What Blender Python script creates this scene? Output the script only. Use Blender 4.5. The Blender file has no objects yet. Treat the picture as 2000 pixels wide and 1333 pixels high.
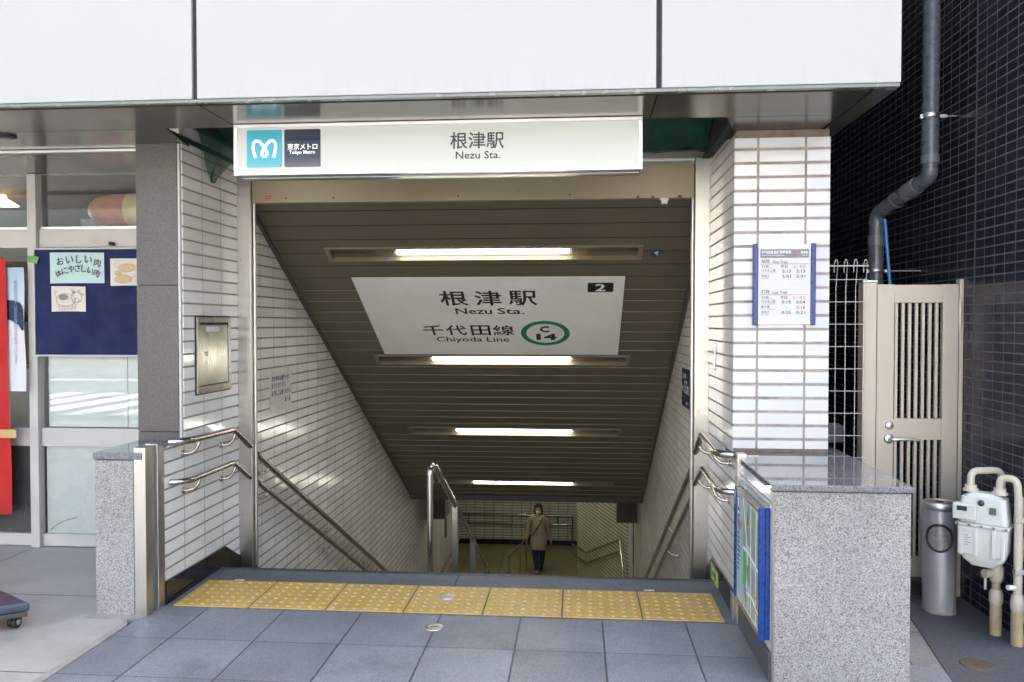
import bpy, bmesh, math, random
from mathutils import Vector, Matrix, Euler
random.seed(7)
R = math.radians
sc = bpy.context.scene
COL = sc.collection

# ------------------------------------------------------------------ camera, sky, sun, exposure
cam = bpy.data.cameras.new("camera")
cam.sensor_width = 36.0
cam.lens = 28.08
cam.clip_start = 0.05
cam.clip_end = 500
co = bpy.data.objects.new("camera", cam)
COL.objects.link(co)
co.location = (0, 0, 1.49)
co.rotation_euler = (R(90 - 1.2627), 0, R(4.6907))
sc.camera = co

world = bpy.data.worlds.new("World")
sc.world = world
world.use_nodes = True
wn = world.node_tree
sky = wn.nodes.new("ShaderNodeTexSky")
sky.sky_type = 'NISHITA'
sky.sun_disc = False
sky.sun_elevation = R(58)
sky.sun_rotation = R(20)
sky.air_density = 1.0
sky.dust_density = 9.0
sky.ozone_density = 0.3
bg = wn.nodes["Background"]
bg.inputs["Strength"].default_value = 0.115
haze_mix = wn.nodes.new("ShaderNodeMix")      # thin high cloud takes some of the blue out of the sky
haze_mix.data_type = 'RGBA'
haze_mix.blend_type = 'MULTIPLY'
haze_mix.inputs[0].default_value = 1.0
haze_mix.inputs[7].default_value = (1.05, 1.0, 0.92, 1)
wn.links.new(sky.outputs[0], haze_mix.inputs[6])
wn.links.new(haze_mix.outputs[2], bg.inputs[0])

sl = bpy.data.lights.new("sun", 'SUN')
sl.energy = 4.2
sl.angle = R(0.5)
sl.color = (1.0, 0.96, 0.90)
so = bpy.data.objects.new("sun", sl)
COL.objects.link(so)
# the sun stands behind the building: the whole entrance is in its shade
sd = Vector((math.sin(R(20)) * math.cos(R(58)), math.cos(R(20)) * math.cos(R(58)), math.sin(R(58))))
so.rotation_euler = sd.to_track_quat('Z', 'Y').to_euler()

sc.view_settings.view_transform = 'Standard'
sc.view_settings.look = 'None'
sc.view_settings.gamma = 1.0
sc.view_settings.exposure = 3.32

sc.render.engine = 'CYCLES'
sc.cycles.max_bounces = 8
sc.cycles.diffuse_bounces = 4
sc.cycles.glossy_bounces = 4
sc.cycles.transparent_max_bounces = 8
sc.cycles.sample_clamp_indirect = 4.0

# ------------------------------------------------------------------ node helpers
class NT:
    def __init__(s, name):
        s.m = bpy.data.materials.new(name)
        s.m.use_nodes = True
        s.t = s.m.node_tree
        s.b = s.t.nodes["Principled BSDF"]
    def n(s, typ, **kw):
        nd = s.t.nodes.new(typ)
        for k, v in kw.items():
            setattr(nd, k, v)
        return nd
    def put(s, sock, v):
        if isinstance(v, bpy.types.NodeSocket):
            s.t.links.new(v, sock)
        elif isinstance(v, (tuple, list)) and len(v) == 3 and sock.type == 'RGBA':
            sock.default_value = (*v, 1)
        else:
            sock.default_value = v
    def math(s, op, a, b=0.0, c=None, clamp=False):
        nd = s.n("ShaderNodeMath", operation=op)
        nd.use_clamp = clamp
        s.put(nd.inputs[0], a); s.put(nd.inputs[1], b)
        if c is not None: s.put(nd.inputs[2], c)
        return nd.outputs[0]
    def pos(s, scale=None):
        p = s.n("ShaderNodeNewGeometry").outputs["Position"]
        if scale is None: return p
        nd = s.n("ShaderNodeVectorMath", operation='MULTIPLY')
        s.put(nd.inputs[0], p); nd.inputs[1].default_value = scale
        return nd.outputs[0]
    def dot(s, v, d):
        nd = s.n("ShaderNodeVectorMath", operation='DOT_PRODUCT')
        s.put(nd.inputs[0], v); nd.inputs[1].default_value = d
        return nd.outputs["Value"]
    def noise(s, scale, detail=3, rough=0.55, vec=None, out="Fac"):
        nd = s.n("ShaderNodeTexNoise")
        nd.inputs["Scale"].default_value = scale
        nd.inputs["Detail"].default_value = detail
        nd.inputs["Roughness"].default_value = rough
        s.put(nd.inputs["Vector"], vec if vec is not None else s.pos())
        return nd.outputs[out]
    def voro(s, scale, out="Color", vec=None):
        nd = s.n("ShaderNodeTexVoronoi")
        nd.inputs["Scale"].default_value = scale
        s.put(nd.inputs["Vector"], vec if vec is not None else s.pos())
        return nd.outputs[out]
    def ramp(s, fac, stops, interp='LINEAR'):
        nd = s.n("ShaderNodeValToRGB")
        cr = nd.color_ramp
        cr.interpolation = interp
        while len(cr.elements) < len(stops): cr.elements.new(0.5)
        for e, (p, c) in zip(cr.elements, stops):
            e.position = p
            e.color = (*c, 1) if len(c) == 3 else c
        s.put(nd.inputs[0], fac)
        return nd.outputs[0]
    def rng(s, v, a, b, c, d, smooth=False):
        nd = s.n("ShaderNodeMapRange")
        if smooth: nd.interpolation_type = 'SMOOTHSTEP'
        s.put(nd.inputs[0], v)
        for i, x in enumerate((a, b, c, d)): s.put(nd.inputs[i + 1], x)
        return nd.outputs[0]
    def mix(s, f, a, b, blend='MIX'):
        nd = s.n("ShaderNodeMix", data_type='RGBA', blend_type=blend)
        s.put(nd.inputs[0], f); s.put(nd.inputs[6], a); s.put(nd.inputs[7], b)
        return nd.outputs[2]
    def hsv(s, col, val):
        nd = s.n("ShaderNodeHueSaturation")
        s.put(nd.inputs["Color"], col); s.put(nd.inputs["Value"], val)
        return nd.outputs[0]
    def wnoise(s, vec, out="Value"):
        nd = s.n("ShaderNodeTexWhiteNoise", noise_dimensions='3D')
        s.put(nd.inputs["Vector"], vec)
        return nd.outputs[out]
    def comb(s, x, y, z=0.0):
        nd = s.n("ShaderNodeCombineXYZ")
        s.put(nd.inputs[0], x); s.put(nd.inputs[1], y); s.put(nd.inputs[2], z)
        return nd.outputs[0]
    def bump(s, h, strength=1.0, dist=1.0):
        nd = s.n("ShaderNodeBump")
        nd.inputs["Strength"].default_value = strength
        nd.inputs["Distance"].default_value = dist
        s.put(nd.inputs["Height"], h)
        s.t.links.new(nd.outputs[0], s.b.inputs["Normal"])
    def set(s, **kw):
        nm = dict(col="Base Color", rough="Roughness", metal="Metallic", spec="Specular IOR Level", alpha="Alpha",
                  emit="Emission Color", es="Emission Strength", coat="Coat Weight", trans="Transmission Weight", ior="IOR", aniso="Anisotropic")
        for k, v in kw.items(): s.put(s.b.inputs[nm[k]], v)
        return s

def plain(name, col, rough=0.5, metal=0.0, var=0.12, vscale=6.0, fine=0.0, fscale=150, **kw):
    """painted / moulded surface with faint unevenness and dirt"""
    t = NT(name)
    n = t.noise(vscale, 4, 0.6)
    v = t.rng(n, 0.3, 0.7, 1 - var, 1 + var * 0.5)
    t.set(col=t.hsv(col, v), rough=t.rng(t.noise(vscale * 3, 3), 0.3, 0.7, max(0.02, rough * 0.85), min(1, rough * 1.15)), metal=metal, **kw)
    if fine: t.bump(t.noise(fscale, 2), fine, 0.002)
    return t.m

def emitter(name, col, strength):
    t = NT(name)
    t.set(col=(0.8, 0.8, 0.8), emit=col, es=strength, rough=0.3)
    return t.m

def steel(name, col=(0.55, 0.54, 0.51), rough=0.27, brush=(3, 3, 300), amt=0.10):
    """brushed stainless steel: fine scratches along one direction"""
    t = NT(name)
    n = t.noise(1.0, 3, 0.6, vec=t.pos(brush))
    sm = t.noise(3.5, 4, 0.6)
    t.set(col=t.hsv(col, t.rng(n, 0.3, 0.7, 0.93, 1.05)), metal=1.0,
          rough=t.math('ADD', t.rng(n, 0.3, 0.7, rough - amt * 0.5, rough + amt * 0.5), t.rng(sm, 0.35, 0.75, -0.02, 0.05)))
    t.bump(n, 0.03, 0.0006)
    return t.m

def tile(name, axis, u0, v0=1.389, pu=0.24, pv=0.0709, ju=0.0042, jv=0.0068, col=(0.85, 0.845, 0.83), grout=(0.30, 0.25, 0.195),
         rough=0.1, tilt=0.010, dirt=0.13, spec=0.5):
    """glazed ceramic tile in stack bond; axis = horizontal direction along the wall"""
    t = NT(name)
    p = t.pos()
    U = t.math('DIVIDE', t.math('SUBTRACT', t.dot(p, axis), u0), pu)
    V = t.math('DIVIDE', t.math('SUBTRACT', t.dot(p, (0, 0, 1)), v0), pv)
    fu, fv = t.math('FRACT', U), t.math('FRACT', V)
    cu, cv = t.math('FLOOR', U), t.math('FLOOR', V)
    du = t.math('MULTIPLY', t.math('MINIMUM', fu, t.math('SUBTRACT', 1.0, fu)), pu)
    dv = t.math('MULTIPLY', t.math('MINIMUM', fv, t.math('SUBTRACT', 1.0, fv)), pv)
    mu = t.rng(du, ju / 2, ju / 2 + 0.0015, 0, 1, True)
    mv = t.rng(dv, jv / 2, jv / 2 + 0.0025, 0, 1, True)
    m = t.math('MULTIPLY', mu, mv)
    cell = t.comb(cu, cv, 0.37)
    r1 = t.wnoise(cell, "Value")
    rc = t.wnoise(cell, "Color")
    sp = t.n("ShaderNodeSeparateColor"); t.put(sp.inputs[0], rc)
    tone = t.rng(r1, 0, 1, 1 - dirt * 0.7, 1.03)
    big = t.rng(t.noise(1.7, 4, 0.6), 0.3, 0.7, 1 - dirt, 1.02)
    tc = t.hsv(t.mix(sp.outputs[2], col, tuple(c * k for c, k in zip(col, (1.0, 0.985, 0.955)))), t.math('MULTIPLY', tone, big))
    gc = t.hsv(grout, t.rng(t.noise(9, 4, 0.7), 0.3, 0.7, 0.65, 1.25))
    # grime gathers right beside the joint
    edge = t.rng(dv, jv / 2, jv / 2 + 0.008, 0.86, 1.0)
    t.set(spec=spec, col=t.mix(m, gc, t.hsv(tc, edge)), rough=t.mix(m, (0.9,) * 3, t.mix(t.noise(5, 3), (rough * 0.7,) * 3, (rough * 1.6,) * 3)))
    h = t.math('MULTIPLY', m, 0.0016)
    tl = t.math('ADD', t.math('MULTIPLY', t.math('MULTIPLY', t.math('SUBTRACT', sp.outputs[0], 0.5), fu), pu * tilt),
                t.math('MULTIPLY', t.math('MULTIPLY', t.math('SUBTRACT', sp.outputs[1], 0.5), fv), pv * tilt * 2.2))
    w = t.math('MULTIPLY', t.noise(7.0, 2), 0.0009)
    t.bump(t.math('ADD', t.math('ADD', h, t.math('MULTIPLY', tl, m)), w), 1.0, 1.0)
    return t.m

def granite(name, dark, mid, light, scale=170.0, rough=0.5, stain=0.12, joints=None, relief=0.0004, grime=0.0):
    t = NT(name)
    n = t.noise(scale, 2, 0.7)
    sp = t.n("ShaderNodeSeparateColor"); t.put(sp.inputs[0], t.voro(scale * 1.25, "Color"))
    g1 = t.ramp(sp.outputs[0], [(0.0, dark), (0.13, dark), (0.20, mid), (0.50, mid), (0.62, light), (1.0, light)])
    sp2 = t.n("ShaderNodeSeparateColor"); t.put(sp2.inputs[0], t.voro(scale * 0.62, "Color"))
    c = t.mix(0.62, t.ramp(n, [(0.36, dark), (0.46, mid), (0.56, light), (0.75, light)]), g1)
    c = t.mix(t.rng(sp2.outputs[1], 0.0, 0.05, 0.55, 0.0), c, dark)
    c = t.mix(t.rng(t.noise(scale * 0.06, 3, 0.6), 0.55, 0.75, 0.0, 0.25), c, mid)
    big = t.rng(t.noise(2.1, 5, 0.65), 0.3, 0.7, 1 - stain, 1 + stain * 0.4)
    c = t.hsv(c, big)
    if grime:
        gm_ = t.rng(t.noise(grime, 5, 0.7), 0.52, 0.70, 0.0, 0.55)
        c = t.mix(gm_, c, tuple(x * 0.55 for x in mid))
        vs_ = t.n("ShaderNodeSeparateColor"); t.put(vs_.inputs[0], t.voro(3.4, "Color"))
        sp3 = t.math('MULTIPLY', t.rng(t.voro(3.4, "Distance"), 0.035, 0.055, 0.7, 0.0), t.math('GREATER_THAN', vs_.outputs[0], 0.55))
        c = t.mix(sp3, c, tuple(x * 0.38 for x in mid))
    h = t.math('MULTIPLY', n, relief)
    if joints:
        m = None
        cells = []
        for ax, o, p, w in joints:
            U = t.math('DIVIDE', t.math('SUBTRACT', t.dot(t.pos(), ax), o), p)
            f = t.math('FRACT', U)
            cells.append(t.math('FLOOR', U))
            d = t.math('MULTIPLY', t.math('MINIMUM', f, t.math('SUBTRACT', 1.0, f)), p)
            mm = t.rng(d, w / 2, w / 2 + 0.002, 0, 1, True)
            m = mm if m is None else t.math('MULTIPLY', m, mm)
        while len(cells) < 2: cells.append(0.0)
        r = t.wnoise(t.comb(cells[0], cells[1], 0.5))
        c = t.hsv(c, t.rng(r, 0, 1, 0.80, 1.06))
        c = t.mix(m, (0.055, 0.055, 0.06), c)
        h = t.math('ADD', h, t.math('MULTIPLY', m, 0.002))
    t.set(col=c, rough=rough)
    t.bump(h, 1.0, 1.0)
    return t.m

# ------------------------------------------------------------------ mesh helpers
class MB:
    def __init__(s):
        s.v = []; s.f = []; s.sm = []
    def add(s, vs, fs, smooth=False):
        o = len(s.v)
        s.v += [tuple(map(float, v)) for v in vs]
        s.f += [tuple(i + o for i in f) for f in fs]
        s.sm += [smooth] * len(fs)
        return s
    def box(s, x0, x1, y0, y1, z0, z1):
        if x0 > x1: x0, x1 = x1, x0
        if y0 > y1: y0, y1 = y1, y0
        if z0 > z1: z0, z1 = z1, z0
        vs = [(x, y, z) for x in (x0, x1) for y in (y0, y1) for z in (z0, z1)]
        return s.add(vs, [(0, 1, 3, 2), (4, 6, 7, 5), (0, 4, 5, 1), (2, 3, 7, 6), (0, 2, 6, 4), (1, 5, 7, 3)])
    def frame_box(s, O, U, V, N, u0, u1, v0, v1, n0, n1):
        O, U, V, N = map(Vector, (O, U, V, N))
        vs = [O + U * u + V * v + N * n for u in (u0, u1) for v in (v0, v1) for n in (n0, n1)]
        return s.add(vs, [(0, 1, 3, 2), (4, 6, 7, 5), (0, 4, 5, 1), (2, 3, 7, 6), (0, 2, 6, 4), (1, 5, 7, 3)])
    def prism(s, poly, ext):
        """poly: list of 3-D points (planar), ext: extrusion vector"""
        n = len(poly); e = Vector(ext)
        vs = [Vector(p) for p in poly] + [Vector(p) + e for p in poly]
        fs = [tuple(range(n))[::-1], tuple(range(n, 2 * n))] + [(i, (i + 1) % n, n + (i + 1) % n, n + i) for i in range(n)]
        return s.add(vs, fs)
    def quad(s, a, b, c, d):
        return s.add([a, b, c, d], [(0, 1, 2, 3)])
    def tube(s, pts, r, n=12, caps=True, rs=None):
        pts = [Vector(p) for p in pts]
        rings = []
        up = None
        for i, p in enumerate(pts):
            t = ((pts[min(i + 1, len(pts) - 1)] - p).normalized() + (p - pts[max(i - 1, 0)]).normalized())
            if t.length < 1e-6: t = pts[min(i + 1, len(pts) - 1)] - p
            t.normalize()
            if up is None:
                up = Vector((0, 0, 1)) if abs(t.z) < 0.9 else Vector((1, 0, 0))
            a = t.cross(up).normalized()
            b = a.cross(t).normalized()
            up = b
            rr = rs[i] if rs else r
            k = 1.0
            if 0 < i < len(pts) - 1:
                d = (pts[i + 1] - p).normalized().dot((p - pts[i - 1]).normalized())
                k = 1 / max(0.6, math.sqrt(max(0.01, (1 + d) / 2)))
            rings.append([p + a * (math.cos(q) * rr) + b * (math.sin(q) * rr) for q in [2 * math.pi * j / n for j in range(n)]])
        vs = [v for rg in rings for v in rg]
        fs = []
        for i in range(len(rings) - 1):
            for j in range(n):
                fs.append((i * n + j, i * n + (j + 1) % n, (i + 1) * n + (j + 1) % n, (i + 1) * n + j))
        s.add(vs, fs, True)
        if caps:
            s.add(rings[0], [tuple(range(n))[::-1]]); s.add(rings[-1], [tuple(range(n))])
        return s
    def lathe(s, prof, c, n=32, smooth=True, axis='Z'):
        """prof: (radius, height) list around a vertical axis through c"""
        c = Vector(c)
        vs = []
        for r, h in prof:
            for j in range(n):
                q = 2 * math.pi * j / n
                d = Vector((math.cos(q) * r, math.sin(q) * r, h))
                if axis == 'X': d = Vector((d.z, d.x, d.y))
                if axis == 'Y': d = Vector((d.y, d.z, d.x))
                vs.append(c + d)
        fs = []
        for i in range(len(prof) - 1):
            for j in range(n):
                fs.append((i * n + j, i * n + (j + 1) % n, (i + 1) * n + (j + 1) % n, (i + 1) * n + j))
        return s.add(vs, fs, smooth)
    def disc(s, c, r, n=24, h=0.003, axis='Z'):
        return s.lathe([(0.0001, 0), (r, 0), (r, h), (0.0001, h)], c, n, False, axis)
    def loft(s, rings, caps=True, smooth=True):
        n = len(rings[0])
        vs = [v for r in rings for v in r]
        fs = []
        for i in range(len(rings) - 1):
            for j in range(n):
                fs.append((i * n + j, i * n + (j + 1) % n, (i + 1) * n + (j + 1) % n, (i + 1) * n + j))
        if caps: fs += [tuple(range(n))[::-1], tuple(range((len(rings) - 1) * n, len(rings) * n))]
        return s.add(vs, fs, smooth)
    def build(s, name, m, parent=None, bevel=0.0, seg=2, sub=0):
        me = bpy.data.meshes.new(name)
        me.from_pydata(s.v, [], s.f)
        me.polygons.foreach_set("use_smooth", s.sm)
        me.materials.append(m)
        bm = bmesh.new(); bm.from_mesh(me)
        bmesh.ops.recalc_face_normals(bm, faces=bm.faces)
        bm.to_mesh(me); bm.free()
        me.update()
        o = bpy.data.objects.new(name, me)
        COL.objects.link(o)
        if parent is not None:
            o.parent = parent
            o.matrix_parent_inverse = world_of(parent).inverted()
        if bevel:
            b = o.modifiers.new("bevel", 'BEVEL')
            b.width = bevel; b.segments = seg; b.limit_method = 'ANGLE'; b.angle_limit = R(40)
            b.harden_normals = False
        if sub:
            b = o.modifiers.new("sub", 'SUBSURF'); b.levels = sub; b.render_levels = sub
        return o

def world_of(o):
    m = o.matrix_basis.copy()
    if o.parent is not None:
        m = world_of(o.parent) @ o.matrix_parent_inverse @ m
    return m

def tag(o, label=None, cat=None, group=None, kind=None):
    if label: o["label"] = label
    if cat: o["category"] = cat
    if group: o["group"] = group
    if kind: o["kind"] = kind
    return o

def thing(name, loc, label, cat, group=None):
    o = bpy.data.objects.new(name, None)
    o.empty_display_size = 0.1
    COL.objects.link(o)
    o.location = loc
    return tag(o, label, cat, group)

def boxo(name, m, parent, *b, bevel=0.0):
    return MB().box(*b).build(name, m, parent, bevel)

def arc(c, a, b, r, q0, q1, n=8):
    """points on a circle in the plane of unit vectors a, b"""
    c, a, b = map(Vector, (c, a, b))
    return [c + a * (r * math.cos(q)) + b * (r * math.sin(q)) for q in [q0 + (q1 - q0) * i / n for i in range(n + 1)]]

def rounded(pts, r, n=6):
    """polyline with rounded corners"""
    pts = [Vector(p) for p in pts]
    out = [pts[0]]
    for i in range(1, len(pts) - 1):
        p = pts[i]
        a = (pts[i - 1] - p); b = (pts[i + 1] - p)
        d = min(r, a.length * 0.45, b.length * 0.45)
        p0 = p + a.normalized() * d; p1 = p + b.normalized() * d
        for k in range(n + 1):
            t = k / n
            out.append(p0 * (1 - t) ** 2 + p * 2 * t * (1 - t) + p1 * t ** 2)
    out.append(pts[-1])
    return out

def rrect(x0, x1, y0, y1, r, n=5):
    pts = []
    for cx, cy, q in ((x1 - r, y1 - r, 0), (x0 + r, y1 - r, 90), (x0 + r, y0 + r, 180), (x1 - r, y0 + r, 270)):
        for k in range(n + 1):
            a = R(q + 90 * k / n)
            pts.append((cx + r * math.cos(a), cy + r * math.sin(a)))
    return pts

class Plane2:
    """flat sheet for writing and printed marks: origin, right, up, outward normal"""
    def __init__(s, O, U, V):
        s.O, s.U, s.V = Vector(O), Vector(U).normalized(), Vector(V).normalized()
        s.N = s.U.cross(s.V)
    def p(s, u, v, n=0.0):
        return s.O + s.U * u + s.V * v + s.N * n
    def poly(s, mb, pts, n0, n1):
        mb.prism([s.p(u, v, n0) for u, v in pts], s.N * (n1 - n0))
    def rect(s, mb, u0, u1, v0, v1, n0, n1):
        mb.frame_box(s.O, s.U, s.V, s.N, u0, u1, v0, v1, n0, n1)
    def stroke(s, mb, pts, w, n0, n1):
        pts = [Vector(p).to_2d() if len(p) == 3 else Vector(p) for p in pts]
        L, Rr = [], []
        for i, p in enumerate(pts):
            d = (pts[min(i + 1, len(pts) - 1)] - pts[max(i - 1, 0)]).normalized()
            q = Vector((-d.y, d.x)) * (w / 2)
            L.append(p + q); Rr.append(p - q)
        for i in range(len(pts) - 1):
            s.poly(mb, [tuple(L[i]), tuple(Rr[i]), tuple(Rr[i + 1]), tuple(L[i + 1])], n0, n1)
    def text(s, mb, body, u0, u1, v0, v1, n0=0.0, n1=0.0006, bold=0.0, vertical=False, rot=0.0, keep=False):
        """fit the writing into the box u0..u1, v0..v1 of this sheet"""
        c = bpy.data.curves.new("writing", 'FONT')
        c.body = body if not vertical else "\n".join(body)
        c.align_x = 'CENTER' if vertical else 'LEFT'
        c.space_line = 0.82 if vertical else 1.0
        c.resolution_u = 2
        c.offset = bold
        o = bpy.data.objects.new("writing", c)
        COL.objects.link(o)
        dg = bpy.context.evaluated_depsgraph_get()
        me = bpy.data.meshes.new_from_object(o.evaluated_get(dg))
        xs = [v.co.x for v in me.vertices]; ys = [v.co.y for v in me.vertices]
        if xs:
            a, b, cc, d = min(xs), max(xs), min(ys), max(ys)
            ku = (u1 - u0) / max(1e-6, b - a); kv = (v1 - v0) / max(1e-6, d - cc)
            if keep: ku = kv = min(ku, kv)
            um, vm = (u0 + u1) / 2, (v0 + v1) / 2
            cr, sr = math.cos(rot), math.sin(rot)
            vs = []
            for v in me.vertices:
                x = (v.co.x - (a + b) / 2) * ku; y = (v.co.y - (cc + d) / 2) * kv
                vs.append(s.p(um + x * cr - y * sr, vm + x * sr + y * cr, n1))
            mb.add(vs, [tuple(p.vertices) for p in me.polygons])
        bpy.data.objects.remove(o); bpy.data.curves.remove(c); bpy.data.meshes.remove(me)

def flat_build(mb, name, m, parent):
    """printed marks keep their given facing: no normal recalculation trouble with open sheets"""
    return mb.build(name, m, parent)

# ------------------------------------------------------------------ materials
M = {}
YA, XA = (0, 1, 0), (1, 0, 0)
M['tile_l'] = tile("white_tile_entrance", YA, 4.494)
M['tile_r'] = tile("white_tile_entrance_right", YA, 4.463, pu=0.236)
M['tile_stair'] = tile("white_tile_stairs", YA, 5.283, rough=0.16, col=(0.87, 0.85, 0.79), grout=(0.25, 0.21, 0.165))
M['tile_pillar_dimmed'] = tile("white_tile_pillar_dimmed", XA, 0.921, pu=0.238, ju=0.0105, jv=0.011, col=(0.62, 0.635, 0.655), grout=(0.33, 0.295, 0.255), dirt=0.06)  # front face dimmed in colour against the side tiles to offset the stronger light
M['tile_back'] = tile("white_tile_landing", XA, 0.0, col=(0.66, 0.66, 0.50), grout=(0.10, 0.095, 0.08), ju=0.012, jv=0.013)
M['tile_ang'] = tile("white_tile_angled", (-0.301, 0.954, 0), 0.0, col=(0.66, 0.66, 0.50), grout=(0.10, 0.095, 0.08), jv=0.013)
M['tile_panel'] = tile("white_panel_bench", YA, 3.39, v0=0.60, pu=0.235, pv=0.145, ju=0.004, jv=0.006, col=(0.80, 0.81, 0.82), grout=(0.35, 0.35, 0.35))
M['tile_dark'] = tile("dark_mosaic_tile", YA, 4.389, v0=1.492, pu=0.0975, pv=0.0485, ju=0.0035, jv=0.0035, col=(0.024, 0.0245, 0.040),
                      grout=(0.125, 0.125, 0.14), rough=0.2, tilt=0.02, dirt=0.35, spec=0.22)
M['tile_dark_x'] = tile("dark_mosaic_tile_end", XA, 1.4, v0=1.492, pu=0.0975, pv=0.0485, ju=0.0035, jv=0.0035, col=(0.024, 0.0245, 0.040),
                        grout=(0.125, 0.125, 0.14), rough=0.2, tilt=0.02, dirt=0.35, spec=0.22)
M['steel'] = steel("brushed_steel", rough=0.34, brush=(420, 420, 5), amt=0.05)
M['steel_h'] = steel("brushed_steel_rail", col=(0.50, 0.48, 0.44), rough=0.20, brush=(300, 8, 300), amt=0.04)
M['steel_box'] = steel("brushed_steel_cabinet", col=(0.34, 0.325, 0.285), rough=0.27, brush=(4, 420, 6), amt=0.05)
M['steel_dark'] = steel("dull_steel", col=(0.30, 0.30, 0.29), rough=0.35)
M['alu'] = steel("satin_aluminium", col=(0.72, 0.72, 0.71), rough=0.38, brush=(4, 60, 60))
M['bronze'] = steel("bracket_steel", col=(0.50, 0.45, 0.38), rough=0.27, brush=(20, 20, 20))
M['white_panel'] = plain("white_enamel_panel", (0.385, 0.382, 0.365), 0.22, var=0.03, vscale=1.3)
def fascia():
    t = NT("white_enamel_fascia_dimmed")
    p = t.pos((7.0, 1.0, 0.35)); st = t.noise(1.0, 5, 0.65, vec=p)
    z = t.dot(t.pos(), (0, 0, 1))
    c = t.hsv((0.40, 0.397, 0.38), t.rng(t.noise(0.8, 4, 0.6), 0.3, 0.75, 1.008, 0.985))  # white enamel dimmed in colour to offset the strong light on the front
    drip = t.math('MULTIPLY', t.rng(z, 2.497, 2.62, 1.0, 0.0), t.rng(t.noise(1.0, 4, 0.7, vec=t.pos((26.0, 1.0, 3.0))), 0.48, 0.72, 0.0, 0.14))
    c = t.mix(drip, c, (0.22, 0.205, 0.175))
    t.set(col=c, rough=0.24)
    t.bump(t.math('MULTIPLY', t.noise(0.9, 1), 0.008), 0.25, 1.0)
    return t.m
M['white_panel'] = fascia()
M['groove'] = plain("dark_joint", (0.03, 0.035, 0.04), 0.8)
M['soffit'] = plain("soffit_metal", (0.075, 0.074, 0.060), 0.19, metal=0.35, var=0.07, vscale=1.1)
M['soffit_edge'] = plain("soffit_edge_metal", (0.20, 0.215, 0.195), 0.25, metal=0.3, var=0.1)
M['recess'] = plain("recess_dark", (0.05, 0.048, 0.042), 0.8)
M['header'] = plain("beige_painted_steel", (0.33, 0.275, 0.19), 0.32, var=0.14, vscale=2.2)
M['slat'] = plain("brown_ceiling_slat", (0.122, 0.104, 0.073), 0.36, metal=0.15, var=0.10, vscale=2.0)
M['slat_trim'] = plain("brown_trim", (0.085, 0.075, 0.062), 0.4)
M['lampbox'] = plain("lamp_housing_brown", (0.11, 0.09, 0.065), 0.4)
M['lampframe'] = plain("lamp_frame_brown", (0.19, 0.155, 0.11), 0.38)
M['black_granite'] = granite("black_granite", (0.006, 0.006, 0.007), (0.010, 0.010, 0.011), (0.02, 0.02, 0.022), 300, 0.07, 0.2, relief=0.0)
M['grey_skirting'] = granite("dark_grey_granite", (0.03, 0.032, 0.036), (0.06, 0.063, 0.07), (0.10, 0.105, 0.115), 260, 0.3, 0.2)
M['granite'] = granite("white_granite", (0.055, 0.055, 0.058), (0.235, 0.232, 0.228), (0.43, 0.422, 0.412), 215, 0.42, 0.16)
M['granite_cap'] = granite("polished_granite", (0.05, 0.05, 0.055), (0.16, 0.16, 0.168), (0.235, 0.235, 0.245), 190, 0.03, 0.08, relief=0.0)
M['pillar_stone'] = granite("brown_grey_stone", (0.042, 0.036, 0.034), (0.078, 0.069, 0.066), (0.118, 0.106, 0.102), 260, 0.35, 0.14)
M['paving'] = granite("grey_granite_paving", (0.10, 0.112, 0.128), (0.18, 0.196, 0.22), (0.275, 0.293, 0.32), 215, 0.42, 0.20, grime=2.6,
                      joints=[(XA, 0.126, 0.41, 0.0055), (YA, 3.603, 0.405, 0.0028)])
M['edge'] = plain("dark_nosing", (0.05, 0.055, 0.055), 0.55)
M['side_paving'] = granite("side_granite_paving", (0.15, 0.152, 0.155), (0.25, 0.252, 0.258), (0.34, 0.342, 0.35), 200, 0.5, 0.26, grime=2.2, joints=[((0.98, -0.17, 0), 1.12, 0.30, 0.005), (YA, 3.98, 0.60, 0.005)])
M['threshold'] = granite("granite_threshold_shaded", (0.075, 0.08, 0.09), (0.13, 0.139, 0.154), (0.19, 0.20, 0.222), 215, 0.75, 0.25, grime=5.0,
                         joints=[(XA, -0.694, 2.0, 0.006)])  # same stone as the paving, its shade put into the darker colour

def concrete():
    t = NT("worn_concrete")
    a = t.noise(3.2, 6, 0.65); b = t.noise(140, 3, 0.7); st = t.noise(0.9, 4, 0.6)
    c = t.ramp(a, [(0.3, (0.29, 0.28, 0.26)), (0.5, (0.385, 0.375, 0.35)), (0.7, (0.44, 0.43, 0.405))])
    c = t.hsv(c, t.rng(b, 0.3, 0.7, 0.82, 1.14))
    c = t.hsv(c, t.rng(st, 0.35, 0.65, 0.86, 1.06))
    m = None
    for ax, o, p, w in ((YA, 4.13, 0.93, 0.006), (XA, -3.6, 1.8, 0.005)):
        f = t.math('FRACT', t.math('DIVIDE', t.math('SUBTRACT', t.dot(t.pos(), ax), o), p))
        d = t.math('MULTIPLY', t.math('MINIMUM', f, t.math('SUBTRACT', 1.0, f)), p)
        mm = t.rng(d, w / 2, w / 2 + 0.003, 0, 1, True)
        m = mm if m is None else t.math('MULTIPLY', m, mm)
    t.set(col=t.mix(m, (0.12, 0.105, 0.09), c), rough=t.rng(a, 0.3, 0.7, 0.34, 0.55))
    t.bump(t.math('ADD', t.math('MULTIPLY', b, 0.0008), t.math('MULTIPLY', m, 0.002)), 1.0, 1.0)
    return t.m
M['concrete'] = concrete()

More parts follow.
